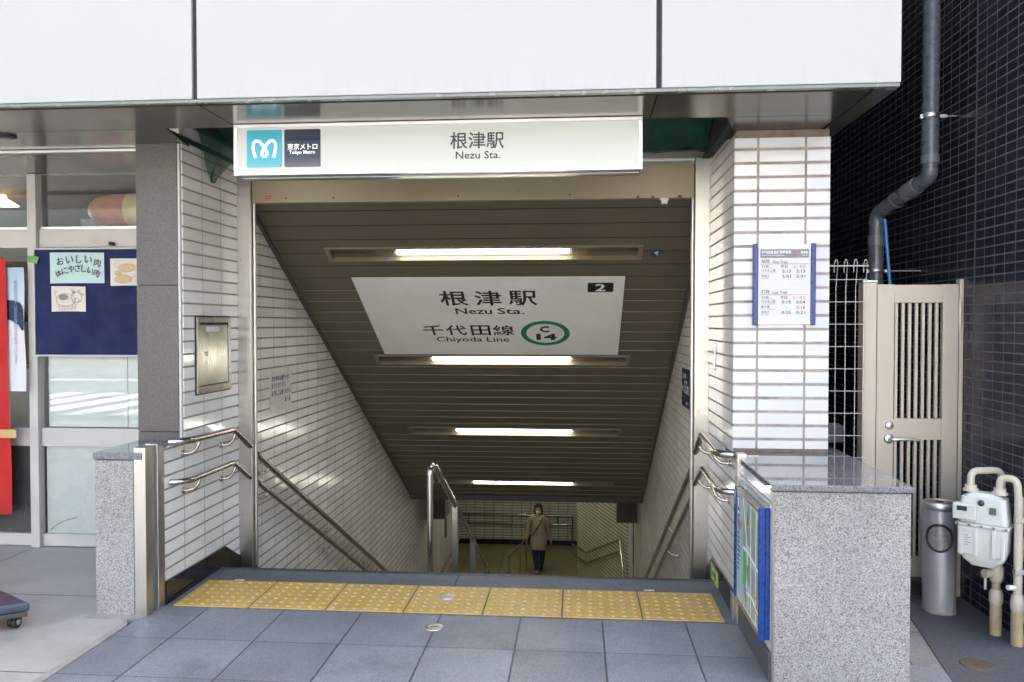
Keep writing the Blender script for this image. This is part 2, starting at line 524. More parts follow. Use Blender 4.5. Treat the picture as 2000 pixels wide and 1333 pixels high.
def asphalt(name, base, scale=90):
    t = NT(name)
    b = t.noise(scale, 4, 0.75); a = t.noise(1.3, 5, 0.6)
    t.set(col=t.hsv(t.hsv(base, t.rng(b, 0.3, 0.7, 0.6, 1.4)), t.rng(a, 0.3, 0.7, 0.7, 1.25)), rough=t.rng(a, 0.35, 0.65, 0.45, 0.8))
    t.bump(t.math('MULTIPLY', b, 0.0015), 1.0, 1.0)
    return t.m
M['asphalt'] = asphalt("asphalt", (0.055, 0.055, 0.057))
M['alley_floor'] = asphalt("dark_alley_slab", (0.060, 0.066, 0.080), 60)
M['white_paint'] = plain("road_paint", (0.75, 0.75, 0.73), 0.6, var=0.2, vscale=8)

def tactile():
    t = NT("yellow_tactile")
    a = t.noise(4.5, 5, 0.65); b = t.noise(38, 4, 0.7); w = t.noise(9, 4, 0.7)
    c = t.ramp(a, [(0.3, (0.46, 0.29, 0.078)), (0.5, (0.56, 0.365, 0.105)), (0.72, (0.58, 0.415, 0.155))])
    c = t.mix(t.rng(w, 0.50, 0.72, 0, 0.6), c, (0.30, 0.25, 0.17))
    z = t.dot(t.pos(), (0, 0, 1))
    c = t.mix(t.rng(z, 0.0075, 0.0088, 0, 0.16), c, (0.60, 0.42, 0.16))  # dome tops painted paler, a highlight put into the colour
    t.set(col=t.hsv(c, t.rng(b, 0.3, 0.7, 0.86, 1.1)), rough=t.rng(a, 0.3, 0.7, 0.4, 0.62))
    t.bump(t.math('MULTIPLY', b, 0.0006), 1.0, 1.0)
    return t.m
M['tactile'] = tactile()

def netmat():
    t = NT("green_net")
    p = t.pos()
    u = t.math('FRACT', t.math('MULTIPLY', t.dot(p, (0.7, 0.7, 0.7)), 160))
    v = t.math('FRACT', t.math('MULTIPLY', t.dot(p, (0.7, 0.7, -0.7)), 160))
    a = t.math('MAXIMUM', t.math('GREATER_THAN', u, 0.62), t.math('GREATER_THAN', v, 0.62))
    t.set(col=t.hsv((0.012, 0.10, 0.055), t.rng(t.noise(9, 4), 0.3, 0.7, 0.5, 1.3)), rough=0.6, alpha=t.rng(a, 0, 1, 0.08, 1.0))
    return t.m
M['net'] = netmat()

M['black'] = plain("black_ink", (0.012, 0.012, 0.013), 0.4, var=0)
M['grey_ink'] = plain("grey_ink", (0.05, 0.055, 0.07), 0.4, var=0)
M['white_ink'] = plain("white_ink", (0.82, 0.83, 0.83), 0.4, var=0)
M['red_ink'] = plain("red_ink", (0.42, 0.06, 0.07), 0.4, var=0)
M['sign_blue'] = plain("sign_blue", (0.012, 0.022, 0.075), 0.25, var=0.15)
M['frame_blue'] = plain("frame_blue", (0.020, 0.046, 0.20), 0.3, var=0.15, vscale=12)
M['map_blue'] = plain("map_frame_blue", (0.005, 0.04, 0.22), 0.28, var=0.15, vscale=12)
M['paper'] = plain("paper_white", (0.60, 0.60, 0.595), 0.5, var=0.04)
M['ceil_sign'] = plain("sign_white_film", (0.70, 0.70, 0.67), 0.4, var=0.08, vscale=3)
M['green_ring'] = plain("line_green", (0.008, 0.21, 0.105), 0.4, var=0.05)
M['face_lit'] = NT("lightbox_face").set(col=(0.33, 0.345, 0.325), emit=(0.93, 0.97, 0.90), es=0.030, rough=0.12).m
M['tube'] = emitter("fluorescent_tube", (1.0, 0.96, 0.83), 3.4)
M['tube_added'] = emitter("added_landing_tube", (1.0, 0.97, 0.84), 12.0)  # for the added, unseen landing lamps
M['warm_lamp'] = emitter("warm_lamp", (1.0, 0.62, 0.28), 0.35)
M['plastic'] = plain("white_plastic", (0.70, 0.69, 0.66), 0.4)
M['frame_white'] = plain("white_window_frame", (0.51, 0.50, 0.475), 0.36, var=0.09, vscale=3, fine=0.03)
M['film'] = plain("pale_green_film", (0.44, 0.49, 0.46), 0.28, var=0.07, vscale=2)
M['film_dark'] = plain("dark_panel", (0.07, 0.07, 0.068), 0.25, var=0.2)
M['whitepaper'] = plain("window_paper", (0.80, 0.84, 0.84), 0.6, var=0.06, vscale=2)
M['interior'] = plain("shop_interior", (0.13, 0.105, 0.08), 0.7, var=0.25, vscale=1.2)
M['felt'] = plain("navy_felt", (0.007, 0.015, 0.08), 0.85, var=0.22, vscale=2.5)
M['red'] = plain("red_cloth", (0.48, 0.012, 0.012), 0.75, var=0.14, vscale=5)
M['kraft'] = plain("masking_tape", (0.55, 0.36, 0.18), 0.6)
M['green_tape'] = plain("green_tape", (0.12, 0.34, 0.11), 0.45, var=0.15, vscale=30)
M['cyan_paper'] = plain("pale_blue_paper", (0.46, 0.63, 0.63), 0.7, var=0.08, vscale=5)
M['cream_paper'] = plain("cream_paper", (0.66, 0.62, 0.56), 0.7, var=0.07, vscale=6)
M['pencil'] = plain("marker_line", (0.10, 0.085, 0.085), 0.7)
M['pencil_light'] = plain("crayon_line", (0.33, 0.27, 0.24), 0.8)
M['tan'] = plain("tan_crayon", (0.58, 0.45, 0.26), 0.8, var=0.15, vscale=40)
M['brown_crayon'] = plain("brown_crayon", (0.28, 0.22, 0.20), 0.8, var=0.15, vscale=40)
M['pipe'] = plain("grey_pvc_pipe", (0.085, 0.100, 0.125), 0.28, var=0.12, vscale=8)
M['pipe_light'] = plain("grey_pvc_collar", (0.11, 0.125, 0.15), 0.3)
M['bluepole'] = plain("blue_plastic_pole", (0.03, 0.17, 0.36), 0.35)
M['gate'] = plain("champagne_aluminium", (0.51, 0.46, 0.38), 0.36, metal=0.2, var=0.06, vscale=4)
M['gate_dark'] = plain("gate_gap", (0.05, 0.045, 0.04), 0.6)
M['wire'] = plain("white_wire", (0.50, 0.49, 0.46), 0.4)
M['meter'] = plain("ivory_meter", (0.56, 0.575, 0.55), 0.35, var=0.08, vscale=14)
M['cream_pipe'] = plain("cream_pipe", (0.50, 0.46, 0.38), 0.42, var=0.10, vscale=14)
M['wrap'] = plain("beige_wrap_tape", (0.42, 0.33, 0.20), 0.55, var=0.18, vscale=20)
M['dark_glass'] = plain("dark_dial_glass", (0.03, 0.045, 0.04), 0.1)
M['ash'] = plain("silver_paint", (0.42, 0.44, 0.48), 0.34, metal=0.55, var=0.10, vscale=9)
M['rubber'] = plain("black_rubber", (0.014, 0.014, 0.015), 0.5)
M['rust'] = plain("rusty_iron", (0.085, 0.06, 0.045), 0.7, var=0.4, vscale=40, fine=0.4)
M['cart'] = plain("blue_grey_plastic", (0.045, 0.055, 0.085), 0.38, var=0.12)
M['cart_dark'] = plain("dark_brown_plastic", (0.06, 0.052, 0.045), 0.5)
M['caster_grey'] = plain("grey_hub", (0.30, 0.36, 0.33), 0.4)
M['exit_green'] = plain("luminous_yellow", (0.52, 0.62, 0.16), 0.5)
M['exit_dark'] = plain("exit_dark_green", (0.01, 0.11, 0.05), 0.5)
M['stair'] = granite("stair_granite", (0.10, 0.10, 0.10), (0.20, 0.20, 0.195), (0.28, 0.28, 0.27), 180, 0.5)
M['landing'] = tile("landing_floor_tile", XA, 0.0, v0=0.3, pu=0.9, pv=5.0, ju=0.01, jv=0.01, col=(0.37, 0.325, 0.165), grout=(0.17, 0.155, 0.10), rough=0.35, tilt=0.0)
M['building'] = plain("grey_render", (0.40, 0.40, 0.39), 0.7, var=0.12)
M['logo_cyan'] = NT("logo_cyan").set(col=(0.03, 0.30, 0.42), rough=0.12, emit=(0.03, 0.36, 0.48), es=0.02).m
M['logo_navy'] = NT("logo_navy").set(col=(0.010, 0.018, 0.052), rough=0.08).m
M['logo_white'] = NT("logo_white").set(col=(0.8, 0.82, 0.8), rough=0.2, emit=(0.9, 0.95, 0.9), es=0.08).m

def glass():
    t = NT("window_glass")
    fr = t.n("ShaderNodeFresnel"); fr.inputs["IOR"].default_value = 1.55
    tr = t.n("ShaderNodeBsdfTransparent"); tr.inputs[0].default_value = (0.92, 0.94, 0.935, 1)
    gl = t.n("ShaderNodeBsdfGlossy"); gl.inputs["Roughness"].default_value = 0.0
    mx = t.n("ShaderNodeMixShader")
    t.put(mx.inputs[0], t.math('MULTIPLY', fr.outputs[0], 0.95, clamp=True))
    t.t.links.new(tr.outputs[0], mx.inputs[1]); t.t.links.new(gl.outputs[0], mx.inputs[2])
    t.t.links.new(mx.outputs[0], t.t.nodes["Material Output"].inputs[0])
    return t.m
M['glass'] = glass()

# ================================================================== SETTING
def ground(name, m, polys, z=0.0, th=0.3):
    mb = MB()
    for poly in polys:
        mb.prism([(x, y, z) for x, y in poly], (0, 0, -th))
    return tag(mb.build(name, m), kind='structure')

ground("pavement", M['paving'], [[(-2.21, -1.5), (1.60, -1.5), (1.60, 3.5), (0.79, 4.0), (-2.21, 4.005)]])
ground("stair_threshold", M['threshold'], [[(-2.21, 4.0065), (0.83, 4.0065), (0.83, 4.655), (-2.21, 4.655)]])
ground("threshold_edge", M['edge'], [[(-2.17, 4.656), (0.80, 4.656), (0.80, 4.69), (-2.17, 4.69)]], 0.0015)
ground("shop_pavement", M['concrete'], [[(-9, -1.5), (-2.252, -1.5), (-2.252, 3.87), (-2.43, 3.88), (-2.43, 5.12), (-9, 5.12)]])
ground("pavement_joint", plain("pale_mortar", (0.30, 0.285, 0.27), 0.8, var=0.2, vscale=9, fine=0.3),
       [[(-2.2505, 3.1), (-2.2115, 3.1), (-2.2115, 3.74), (-2.2505, 3.80)], [(-2.49, 3.80), (-2.2515, 3.80), (-2.19, 3.835), (-2.18, 3.86), (-2.47, 3.856)]], 0.006, 0.02)
ground("side_pavement", M['side_paving'], [[(1.6025, -1.5), (3.4, -1.5), (3.4, 4.9), (1.37, 4.9), (1.37, 3.40), (1.6025, 3.40)]], -0.003)
ground("alley_floor", M['alley_floor'], [[(1.515, 3.05), (1.545, 3.36), (1.664, 4.05), (1.735, 4.56), (1.735, 4.60), (1.36, 4.60), (1.36, 9.3), (2.10, 9.3), (2.10, 2.85), (1.50, 2.85)]], 0.003, 0.005)
ground("alley_subfloor", M['alley_floor'], [[(1.36, 4.905), (2.10, 4.905), (2.10, 9.3), (1.36, 9.3)]], -0.003)
ground("ground", M['concrete'], [[(3.405, -1.5), (60, -1.5), (60, 60), (2.45, 60), (2.45, 4.91), (3.405, 4.91)], [(-60, -1.5), (-9.005, -1.5), (-9.005, 60), (-60, 60)]], -0.004)
ground("road", M['asphalt'], [[(-60, -60), (60, -60), (60, -1.52), (-60, -1.52)]], -0.12)
mb = MB()
for i in range(12):
    mb.box(-14.5 + i * 0.9, -14.05 + i * 0.9, -7.5, -3.2, -0.118, -0.116)
for i in range(9):
    mb.box(-3.6, 1.0, -3.4 - i * 0.9, -2.95 - i * 0.9, -0.118, -0.116)
mb.box(-40, 40, -11.6, -11.45, -0.118, -0.116)
tag(mb.build("road_markings", M['white_paint']), kind='structure')

# tactile paving: seven dotted tiles
tp = thing("tactile_paving", (-0.7, 4.2, 0), "yellow strip of seven dotted tactile tiles in front of the stairs", "tactile paving")
TX = [-2.127, -1.715, -1.304, -0.892, -0.483, -0.077, 0.330, 0.737]
for i in range(7):
    x0, x1 = TX[i] + 0.004, TX[i + 1] - 0.004
    y0, y1 = 4.022, 4.432
    mb = MB().box(x0, x1, y0, y1, 0.0005, 0.0065)
    for a in range(7):
        for b in range(7):
            cx = x0 + (x1 - x0) * (a + 0.5) / 7; cy = y0 + (y1 - y0) * (b + 0.5) / 7
            if i == 3 and (cx + 0.699) ** 2 + (cy - 4.264) ** 2 < 0.065 ** 2: continue
            mb.lathe([(0.0135, 0.0064), (0.0125, 0.0090), (0.0095, 0.0108), (0.0001, 0.0112)], (cx, cy, 0), 10, True)
    mb.build("tactile_tile", M['tactile'], tp)
for (x, y, z), lab in (((-0.698, 3.839, 0.0005), "round metal survey stud in the grey paving in front of the yellow tiles"),
                       ((-0.699, 4.264, 0.0066), "round metal survey stud set into the middle yellow tile")):
    t = thing("survey_stud", (x, y, z), lab, "survey stud", "survey studs in the floor")
    mb = MB().lathe([(0.046, 0), (0.045, 0.003), (0.030, 0.0032), (0.028, 0.0022)], (x, y, z), 28)
    mb.build("ring", M['alu'], t)
    mb = MB().disc((x, y, z), 0.0275, 24, 0.0026)
    mb.build("disc", M['alu'], t)
    P = Plane2((x, y, z + 0.0027), (1, 0, 0), (0, 1, 0))
    mb = MB(); P.stroke(mb, [(-0.018, -0.006), (0.0, 0.004), (0.018, 0.004)], 0.008, 0, 0.0006)
    mb.build("mark", M['grey_ink'], t)

for x, y, a_, lab in ((-1.95, 4.455, 12, "tiny white paper scrap on the threshold behind the left yellow tile"), (0.40, 4.47, -8, "tiny white paper scrap on the threshold near the right post")):
    t = tag(MB().prism([(x - 0.030, y - 0.006, 0.0005), (x + 0.028, y - 0.008, 0.001), (x + 0.031, y + 0.007, 0.003), (x - 0.026, y + 0.006, 0.002)], (0, 0, 0.0012)).build("paper_scrap", M['paper']), lab, "litter")

# ------------------------------------------------------------------ left side of the entrance
w = thing("granite_wing_wall", (-2.34, 4.05, 0), "speckled pale granite low wall left of the entrance", "low wall")
boxo("body", M['granite'], w, -2.446, -2.241, 3.857, 4.6, 0.0, 0.796, bevel=0.004)
boxo("cap_slab", M['granite_cap'], w, -2.452, -2.192, 3.850, 4.6, 0.8, 0.836, bevel=0.004)
w = thing("steel_corner_post", (-2.21, 3.94, 0), "tall brushed steel edge profile at the front of the left low wall", "steel post")
boxo("front_profile", M['steel'], w, -2.238, -2.176, 3.856, 3.925, 0, 0.862, bevel=0.003)
boxo("groove_strip", M['steel_dark'], w, -2.238, -2.186, 3.926, 3.962, 0, 0.858)
boxo("rear_profile", M['steel'], w, -2.238, -2.170, 3.963, 4.032, 0, 0.866, bevel=0.003)
w = thing("stone_pillar", (-2.3, 4.6, 0.836), "brown-grey stone clad pillar between shop window and tiled wall", "pillar")
boxo("shaft", M['pillar_stone'], w, -2.430, -2.196, 4.24, 5.15, 0.893, 1.698)
boxo("upper_shaft", M['pillar_stone'], w, -2.430, -2.196, 4.24, 5.15, 1.7035, 2.479)
boxo("base_course", M['pillar_stone'], w, -2.430, -2.196, 4.24, 5.15, 0.8365, 0.8865)
boxo("joint", M['groove'], w, -2.426, -2.2, 4.245, 5.15, 0.84, 2.478)
boxo("corner_trim", M['frame_white'], w, -2.1955, -2.181, 4.243, 4.262, 0.84, 2.478, bevel=0.003)

w = thing("tiled_side_wall", (-2.25, 4.5, 0), "white tiled wall left of the steps carrying the steel cabinet", "tiled wall")
MB().prism([(-2.175, 4.033, 0), (-2.175, 4.97, -0.2), (-2.175, 4.97, 2.6), (-2.175, 4.263, 2.6), (-2.175, 4.263, 0.86), (-2.175, 4.033, 0.82)], (-0.018, 0, 0)).build("tiling", M['tile_l'], w)
MB().prism([(-2.163, 4.033, -0.05), (-2.163, 4.97, -0.3), (-2.163, 4.97, -0.012), (-2.163, 4.745, 0.113), (-2.163, 4.033, 0.127)], (-0.0115, 0, 0)).build("skirting", M['black_granite'], w)
boxo("core", M['building'], w, -2.24, -2.194, 4.034, 4.97, 0.0, 0.82)

# ------------------------------------------------------------------ stairwell
SX0, SX1 = -2.155, 0.83
def stair_wall(name, x, sgn, m, label):
    w = thing(name, (x, 8, -4.23), label, "tiled wall")
    MB().prism([(x, 4.975, -4.3), (x, 11.65, -4.3), (x, 11.65, -0.55), (x, 10.2, -0.4), (x, 5.3, 2.45), (x, 4.975, 2.6)], (sgn * 0.25, 0, 0)).build("tiling", m, w)
    f = lambda y: -0.56 * (y - 4.68) + 0.03
    MB().prism([(x - sgn * 0.010, 4.975, f(4.975)), (x - sgn * 0.010, 12.2, f(12.2)), (x - sgn * 0.010, 12.2, f(12.2) - 0.35), (x - sgn * 0.010, 4.975, f(4.975) - 0.35)], (sgn * 0.0095, 0, 0)).build("skirting", M['black_granite'], w)
stair_wall("stair_wall", SX0, -1, M['tile_stair'], "long white tiled wall on the left side of the descending stairs")
stair_wall("stair_wall", SX1, 1, M['tile_stair'], "long white tiled wall on the right side of the descending stairs")

st = thing("staircase", (-0.66, 4.69, 0), "granite stairs going down from the threshold to the lower landing", "stairs")
mb = MB()
for i in range(27):
    y = 4.695 + i * 0.28
    mb.box(SX0 + 0.012, SX1 - 0.012, y, y + 0.30, -0.157 * (i + 1) - 0.25, -0.157 * (i + 1))
mb.build("steps", M['stair'], st)

def slope(y): return 2.31 - 0.59 * (y - 5.0)
TS = math.sqrt(1 + 0.59 ** 2)
SU, SV = Vector((1, 0, 0)), Vector((0, 1, -0.59)).normalized()
SN = SU.cross(SV)          # points up-ish
SN = -SN if SN.z > 0 else SN   # outward (into the stairwell) is downward
CP = lambda x, y, n=0.0: Vector((x, y, slope(y))) + SN * n
ce = thing("sloping_ceiling", (-0.66, 5.0, 2.31), "brown slatted metal ceiling sloping down above the stairs", "ceiling")
lines = [5.005]
y = 5.142
while y < 10.13:
    lines.append(y); y += 0.1356
lines.append(10.13)
FY = [(5.485, 5.628), (6.852, 7.0), (8.22, 8.39), (9.62, 9.735)]
LX0, LX1 = -1.775, 0.445
mb = MB()
def slat_piece(xa, xb, ya, yb):
    if yb - ya > 0.004: mb.prism([CP(xa, ya, -0.003), CP(xb, ya, -0.003), CP(xb, yb, 0.001), CP(xa, yb, 0.001)], -SN * 0.0022)
for a, b in zip(lines[:-1], lines[1:]):
    a2, b2 = a + 0.0060, b - 0.0060
    cut = [f for f in FY if f[0] < b2 and f[1] > a2]
    if not cut:
        slat_piece(SX0 + 0.03, SX1 - 0.03, a2, b2)
        continue
    f0, f1 = cut[0]
    slat_piece(SX0 + 0.03, SX1 - 0.03, a2, min(b2, f0)) if f0 > a2 else None
    slat_piece(SX0 + 0.03, SX1 - 0.03, max(a2, f1), b2) if f1 < b2 else None
    m0, m1 = max(a2, f0), min(b2, f1)
    slat_piece(SX0 + 0.03, LX0, m0, m1); slat_piece(LX1, SX1 - 0.03, m0, m1)
mb.build("slat", M['slat'], ce)
mb = MB()  # added pale strips, painting the light that the slat edges catch
for a in lines[7:-1]:
    if any(f[0] - 0.01 < a < f[1] + 0.005 for f in FY): continue
    if 5.80 < a < 6.84:
        for xa, xb in ((SX0 + 0.03, -1.68), (0.35, SX1 - 0.03)): mb.prism([CP(xa, a + 0.006, -0.003), CP(xb, a + 0.006, -0.003), CP(xb, a + 0.009, -0.003), CP(xa, a + 0.009, -0.003)], SN * 0.0065)
    else:
        mb.prism([CP(SX0 + 0.03, a + 0.006, -0.003), CP(SX1 - 0.03, a + 0.006, -0.003), CP(SX1 - 0.03, a + 0.009, -0.003), CP(SX0 + 0.03, a + 0.009, -0.003)], SN * 0.0065)
mb.build("slat_edge_glint", plain("slat_glint_taupe", (0.24, 0.212, 0.16), 0.4), ce)
ys_ = [4.99] + [v for f in FY for v in f] + [10.2]
mb = MB()
for k in range(0, len(ys_), 2):
    mb.prism([CP(SX0, ys_[k], -0.034), CP(SX1, ys_[k], -0.034), CP(SX1, ys_[k + 1], -0.034), CP(SX0, ys_[k + 1], -0.034)], -SN * 0.03)
for f in FY:
    for xa, xb in ((SX0, LX0 - 0.003), (LX1 + 0.003, SX1)):
        mb.prism([CP(xa, f[0], -0.034), CP(xb, f[0], -0.034), CP(xb, f[1], -0.034), CP(xa, f[1], -0.034)], -SN * 0.03)
mb.build("backing", M['rubber'], ce)
MB().prism([CP(SX0, 4.99, -0.13), CP(SX1, 4.99, -0.13), CP(SX1, 10.3, -0.13), CP(SX0, 10.3, -0.13)], -SN * 0.1).build("deck", M['groove'], ce)
for x0, x1 in ((SX0 + 0.001, SX0 + 0.028), (SX1 - 0.028, SX1 - 0.001)):
    MB().prism([CP(x0, 5.06, 0.012), CP(x1, 5.06, 0.012), CP(x1, 10.13, 0.012), CP(x0, 10.13, 0.012)], -SN * 0.03).build("edge_trim", M['slat_trim'], ce)
boxo("end_trim", M['slat_trim'], ce, SX0, SX1, 10.133, 10.20, -0.755, -0.60)
boxo("lower_soffit", M['slat_trim'], ce, -4.2, 3.6, 10.21, 21.0, -0.80, -0.70)
boxo("corner_bracket", M['slat_trim'], ce, SX0 + 0.002, SX0 + 0.28, 11.2, 11.64, -1.30, -0.81)
boxo("corner_bracket", M['slat_trim'], ce, SX1 - 0.28, SX1 - 0.002, 11.2, 11.64, -1.30, -0.81)

# fluorescent fixtures
FL = ["topmost fluorescent lamp of the ceiling, above the white station sign", "second fluorescent lamp, along the lower edge of the white ceiling sign",
      "third fluorescent lamp down the slope, in the bare brown ceiling", "lowest fluorescent lamp, at the bottom end of the sloping ceiling"]
for i, ((y0, y1), lab) in enumerate(zip(FY, FL)):
    x0, x1 = -1.775, 0.445
    ym = (y0 + y1) / 2
    t = thing("fluorescent_lamp", CP(-0.66, ym), lab, "ceiling lamp", "fluorescent lamps of the sloping ceiling")
    h = (y1 - y0) / 2 * TS
    mb = MB()
    O = CP(0, ym)
    fb = lambda m_, *b: m_.frame_box(O, SU, SV, SN, *b)
    fb(mb, x0, x1, -h, -h + 0.016, -0.02, 0.012); fb(mb, x0, x1, h - 0.016, h, -0.02, 0.012)
    fb(mb, x0, x0 + 0.03, -h + 0.0162, h - 0.0162, -0.02, 0.012); fb(mb, x1 - 0.03, x1, -h + 0.0162, h - 0.0162, -0.02, 0.012)
    mb.build("frame", M['lampframe'], t, bevel=0.002)
    mb = MB()
    fb(mb, x0 + 0.002, x1 - 0.002, -h + 0.001, h - 0.001, -0.075, -0.068)
    fb(mb, x0 + 0.002, x1 - 0.002, -h + 0.001, -h + 0.004, -0.0675, -0.021); fb(mb, x0 + 0.002, x1 - 0.002, h - 0.004, h - 0.001, -0.0675, -0.021)
    fb(mb, x0 + 0.002, x0 + 0.005, -h + 0.0042, h - 0.0042, -0.0675, -0.021); fb(mb, x1 - 0.005, x1 - 0.002, -h + 0.0042, h - 0.0042, -0.0675, -0.021)
    mb.build("trough", M['lampbox'], t)
    mb = MB().tube([CP(-1.265, ym - 0.004, -0.008), CP(-0.06, ym - 0.004, -0.008)], 0.0165, 14)
    mb.build("tube", M['tube'], t)
    for xa, xb in ((-1.285, -1.266), (-0.059, -0.040)):
        MB().tube([CP(xa, ym - 0.004, -0.008), CP(xb, ym - 0.004, -0.008)], 0.0185, 14).build("end_cap", M['plastic'], t)
        MB().frame_box(CP(0, ym - 0.004), SU, SV, SN, xa + 0.003, xb - 0.003, -0.014, 0.014, -0.067, -0.024).build("holder", M['plastic'], t)

# ceiling sign
cs = thing("ceiling_sign", CP(-0.66, 6.3), "white station name sign on the sloping ceiling with green ring and number 2", "station sign")
PC = Plane2(Vector((0, 5.0, 2.31)), SU, -SV)          # u = x, v = -(distance down the slope)
if PC.N.dot(SN) < 0: PC.N = -PC.N
mb = MB(); PC.rect(mb, -1.672, 0.342, -2.132, -0.943, 0.0012, 0.004); mb.build("board", M['ceil_sign'], cs)
TH = 0.0045
KX = [(-1.052, -0.838), (-0.785, -0.578), (-0.523, -0.307)]
def line(nm, m_, P_, par, *jobs):
    mb_ = MB()
    for body, box, kw in jobs: P_.text(mb_, body, *box, **kw)
    return mb_.build(nm, m_, par)
line("station_name", M['black'], PC, cs, *[(ch, (a, b, -1.335, -1.125), dict(n1=TH, bold=0.014)) for ch, (a, b) in zip("根津駅", KX)])
for wd, a, b in (("Nezu", -0.955, -0.669), ("Sta.", -0.625, -0.412)): line("station_name_roman", M['black'], PC, cs, (wd, (a, b, -1.462, -1.372), dict(n1=TH, bold=0.014)))
line("line_name", M['black'], PC, cs, *[(ch, (a, b, -1.80, -1.637), dict(n1=TH, bold=0.014)) for ch, (a, b) in zip("千代田線", [(-1.262, -1.095), (-1.075, -0.905), (-0.868, -0.708), (-0.688, -0.514)])])
for wd, a, b, c_ in (("Chiyoda", -1.175, -0.791, -1.93), ("Line", -0.753, -0.563, -1.908)): line("line_name_roman", M['black'], PC, cs, (wd, (a, b, c_, -1.825), dict(n1=TH, bold=0.010)))
line("line_code", M['black'], PC, cs, ("C", (-0.305, -0.228, -1.752, -1.650), dict(n1=TH, bold=0.045)), ("14", (-0.338, -0.170, -1.876, -1.772), dict(n1=TH, bold=0.045)))
mb = MB()
q = [2 * math.pi * k / 48 for k in range(49)]
for k in range(48):
    a, b = q[k], q[k + 1]; c0 = (-0.262, -1.769)
    PC.poly(mb, [(c0[0] + math.cos(x) * r_, c0[1] + math.sin(x) * r_) for x, r_ in ((a, 0.155), (a, 0.2), (b, 0.2), (b, 0.155))], 0.0038, TH)
mb.build("line_ring", M['green_ring'], cs)
mb = MB(); PC.poly(mb, rrect(0.074, 0.263, -1.147, -1.022, 0.012), 0.0038, 0.0046); mb.build("number_plate", M['black'], cs)
mb = MB(); PC.text(mb, "2", 0.130, 0.206, -1.134, -1.036, n1=0.0052, bold=0.02); mb.build("number", M['white_ink'], cs)

t = thing("arrow_sticker", CP(0.535, 5.57), "small blue diamond sticker on the ceiling right of the topmost lamp", "sticker")
mb = MB(); c0 = (0.535, -0.66)
PC.poly(mb, [(c0[0] - 0.045, c0[1] - 0.012), (c0[0] + 0.005, c0[1] - 0.052), (c0[0] + 0.045, c0[1] + 0.012), (c0[0] - 0.012, c0[1] + 0.05)], 0.0012, 0.003); mb.build("backing", M['frame_blue'], t)
mb = MB(); PC.stroke(mb, [(c0[0] - 0.012, c0[1] + 0.005), (c0[0] + 0.02, c0[1] + 0.005)], 0.009, 0.003, 0.0036); PC.stroke(mb, [(c0[0] + 0.012, c0[1] + 0.025), (c0[0] - 0.006, c0[1] + 0.004), (c0[0] + 0.016, c0[1] - 0.02)], 0.008, 0.003, 0.0036); mb.build("arrow", M['white_ink'], t)

# posts either side of the opening
for x0, x1, lab in ((-2.181, -2.088, "tall brushed steel door post on the left of the stair opening"), (0.716, 0.806, "tall brushed steel door post on the right of the stair opening")):
    t = thing("steel_door_post", ((x0 + x1) / 2, 5.0, 0), lab, "door post", "steel posts of the stair opening")
    boxo("face_plate", M['steel'], t, x0, x1, 4.972, 5.0, -0.35, 2.50, bevel=0.002)
    xi = x1 if x0 < 0 else x0
    MB().tube([(xi - math.copysign(0.010, -x0) * (-1 if x0 < 0 else 1) * (1 if x0 < 0 else -1), 5.012, -0.45), (xi - math.copysign(0.010, -x0) * (-1 if x0 < 0 else 1) * (1 if x0 < 0 else -1), 5.012, 2.50)], 0.0115, 14).build("rounded_edge", M['steel'], t)
    boxo("guide_channel", M['steel_dark'], t, x0 + 0.004, x1 - 0.02 if x0 < 0 else x1 - 0.004, 5.002, 5.07, -0.45, 2.50)
    for z in (0.25, 0.95, 1.55, 1.9):
        MB().disc(((x0 + x1) / 2 - 0.02, 4.9725, z), 0.0045, 10, -0.0015, 'Y').build("screw", M['steel_dark'], t)

h = thing("shutter_header", (-0.66, 5.0, 2.26), "beige painted shutter box front across the top of the stair opening", "header")
boxo("panel", M['header'], h, -2.086, 0.713, 4.995, 5.062, 2.262, 2.478, bevel=0.003)
boxo("rail", M['alu'], h, -2.086, 0.713, 4.985, 5.0, 2.489, 2.505, bevel=0.003)
boxo("upper_channel", M['steel_dark'], h, -2.1, 0.75, 5.003, 5.08, 2.480, 2.56)
boxo("sticker", M['header'], h, -2.016, -1.945, 4.9935, 4.9948, 2.279, 2.315)
P = Plane2((-1.98, 4.9932, 2.297), (1, 0, 0), (0, 0, 1))
mb = MB(); P.stroke(mb, [(-0.024, 0.008), (0.012, 0.008)], 0.006, 0, 0.0004); P.stroke(mb, [(-0.020, -0.008), (0.02, -0.008)], 0.006, 0, 0.0004); P.poly(mb, [(0.012, 0.016), (0.03, 0.004), (0.012, -0.004)], 0, 0.0004)
P.stroke(mb, [(-0.01, 0.012), (-0.01, -0.013)], 0.005, 0, 0.0004); mb.build("sticker_mark", M['red_ink'], h)
boxo("catch", M['plastic'], h, 0.505, 0.560, 4.993, 5.03, 2.250, 2.2615)
boxo("catch_block", M['plastic'], h, 0.514, 0.551, 4.990, 5.03, 2.228, 2.2495, bevel=0.003)
mb = MB()
for x in (-1.86, -1.55, -0.75, -0.05, 0.37, 0.46, 0.62, 0.63): mb.disc((x, 4.9945, 2.29 if x < 0.3 else 2.27), 0.006 if x < 0.3 else 0.009, 10, -0.0012, 'Y')
mb.build("rivet", M['rust'], h)

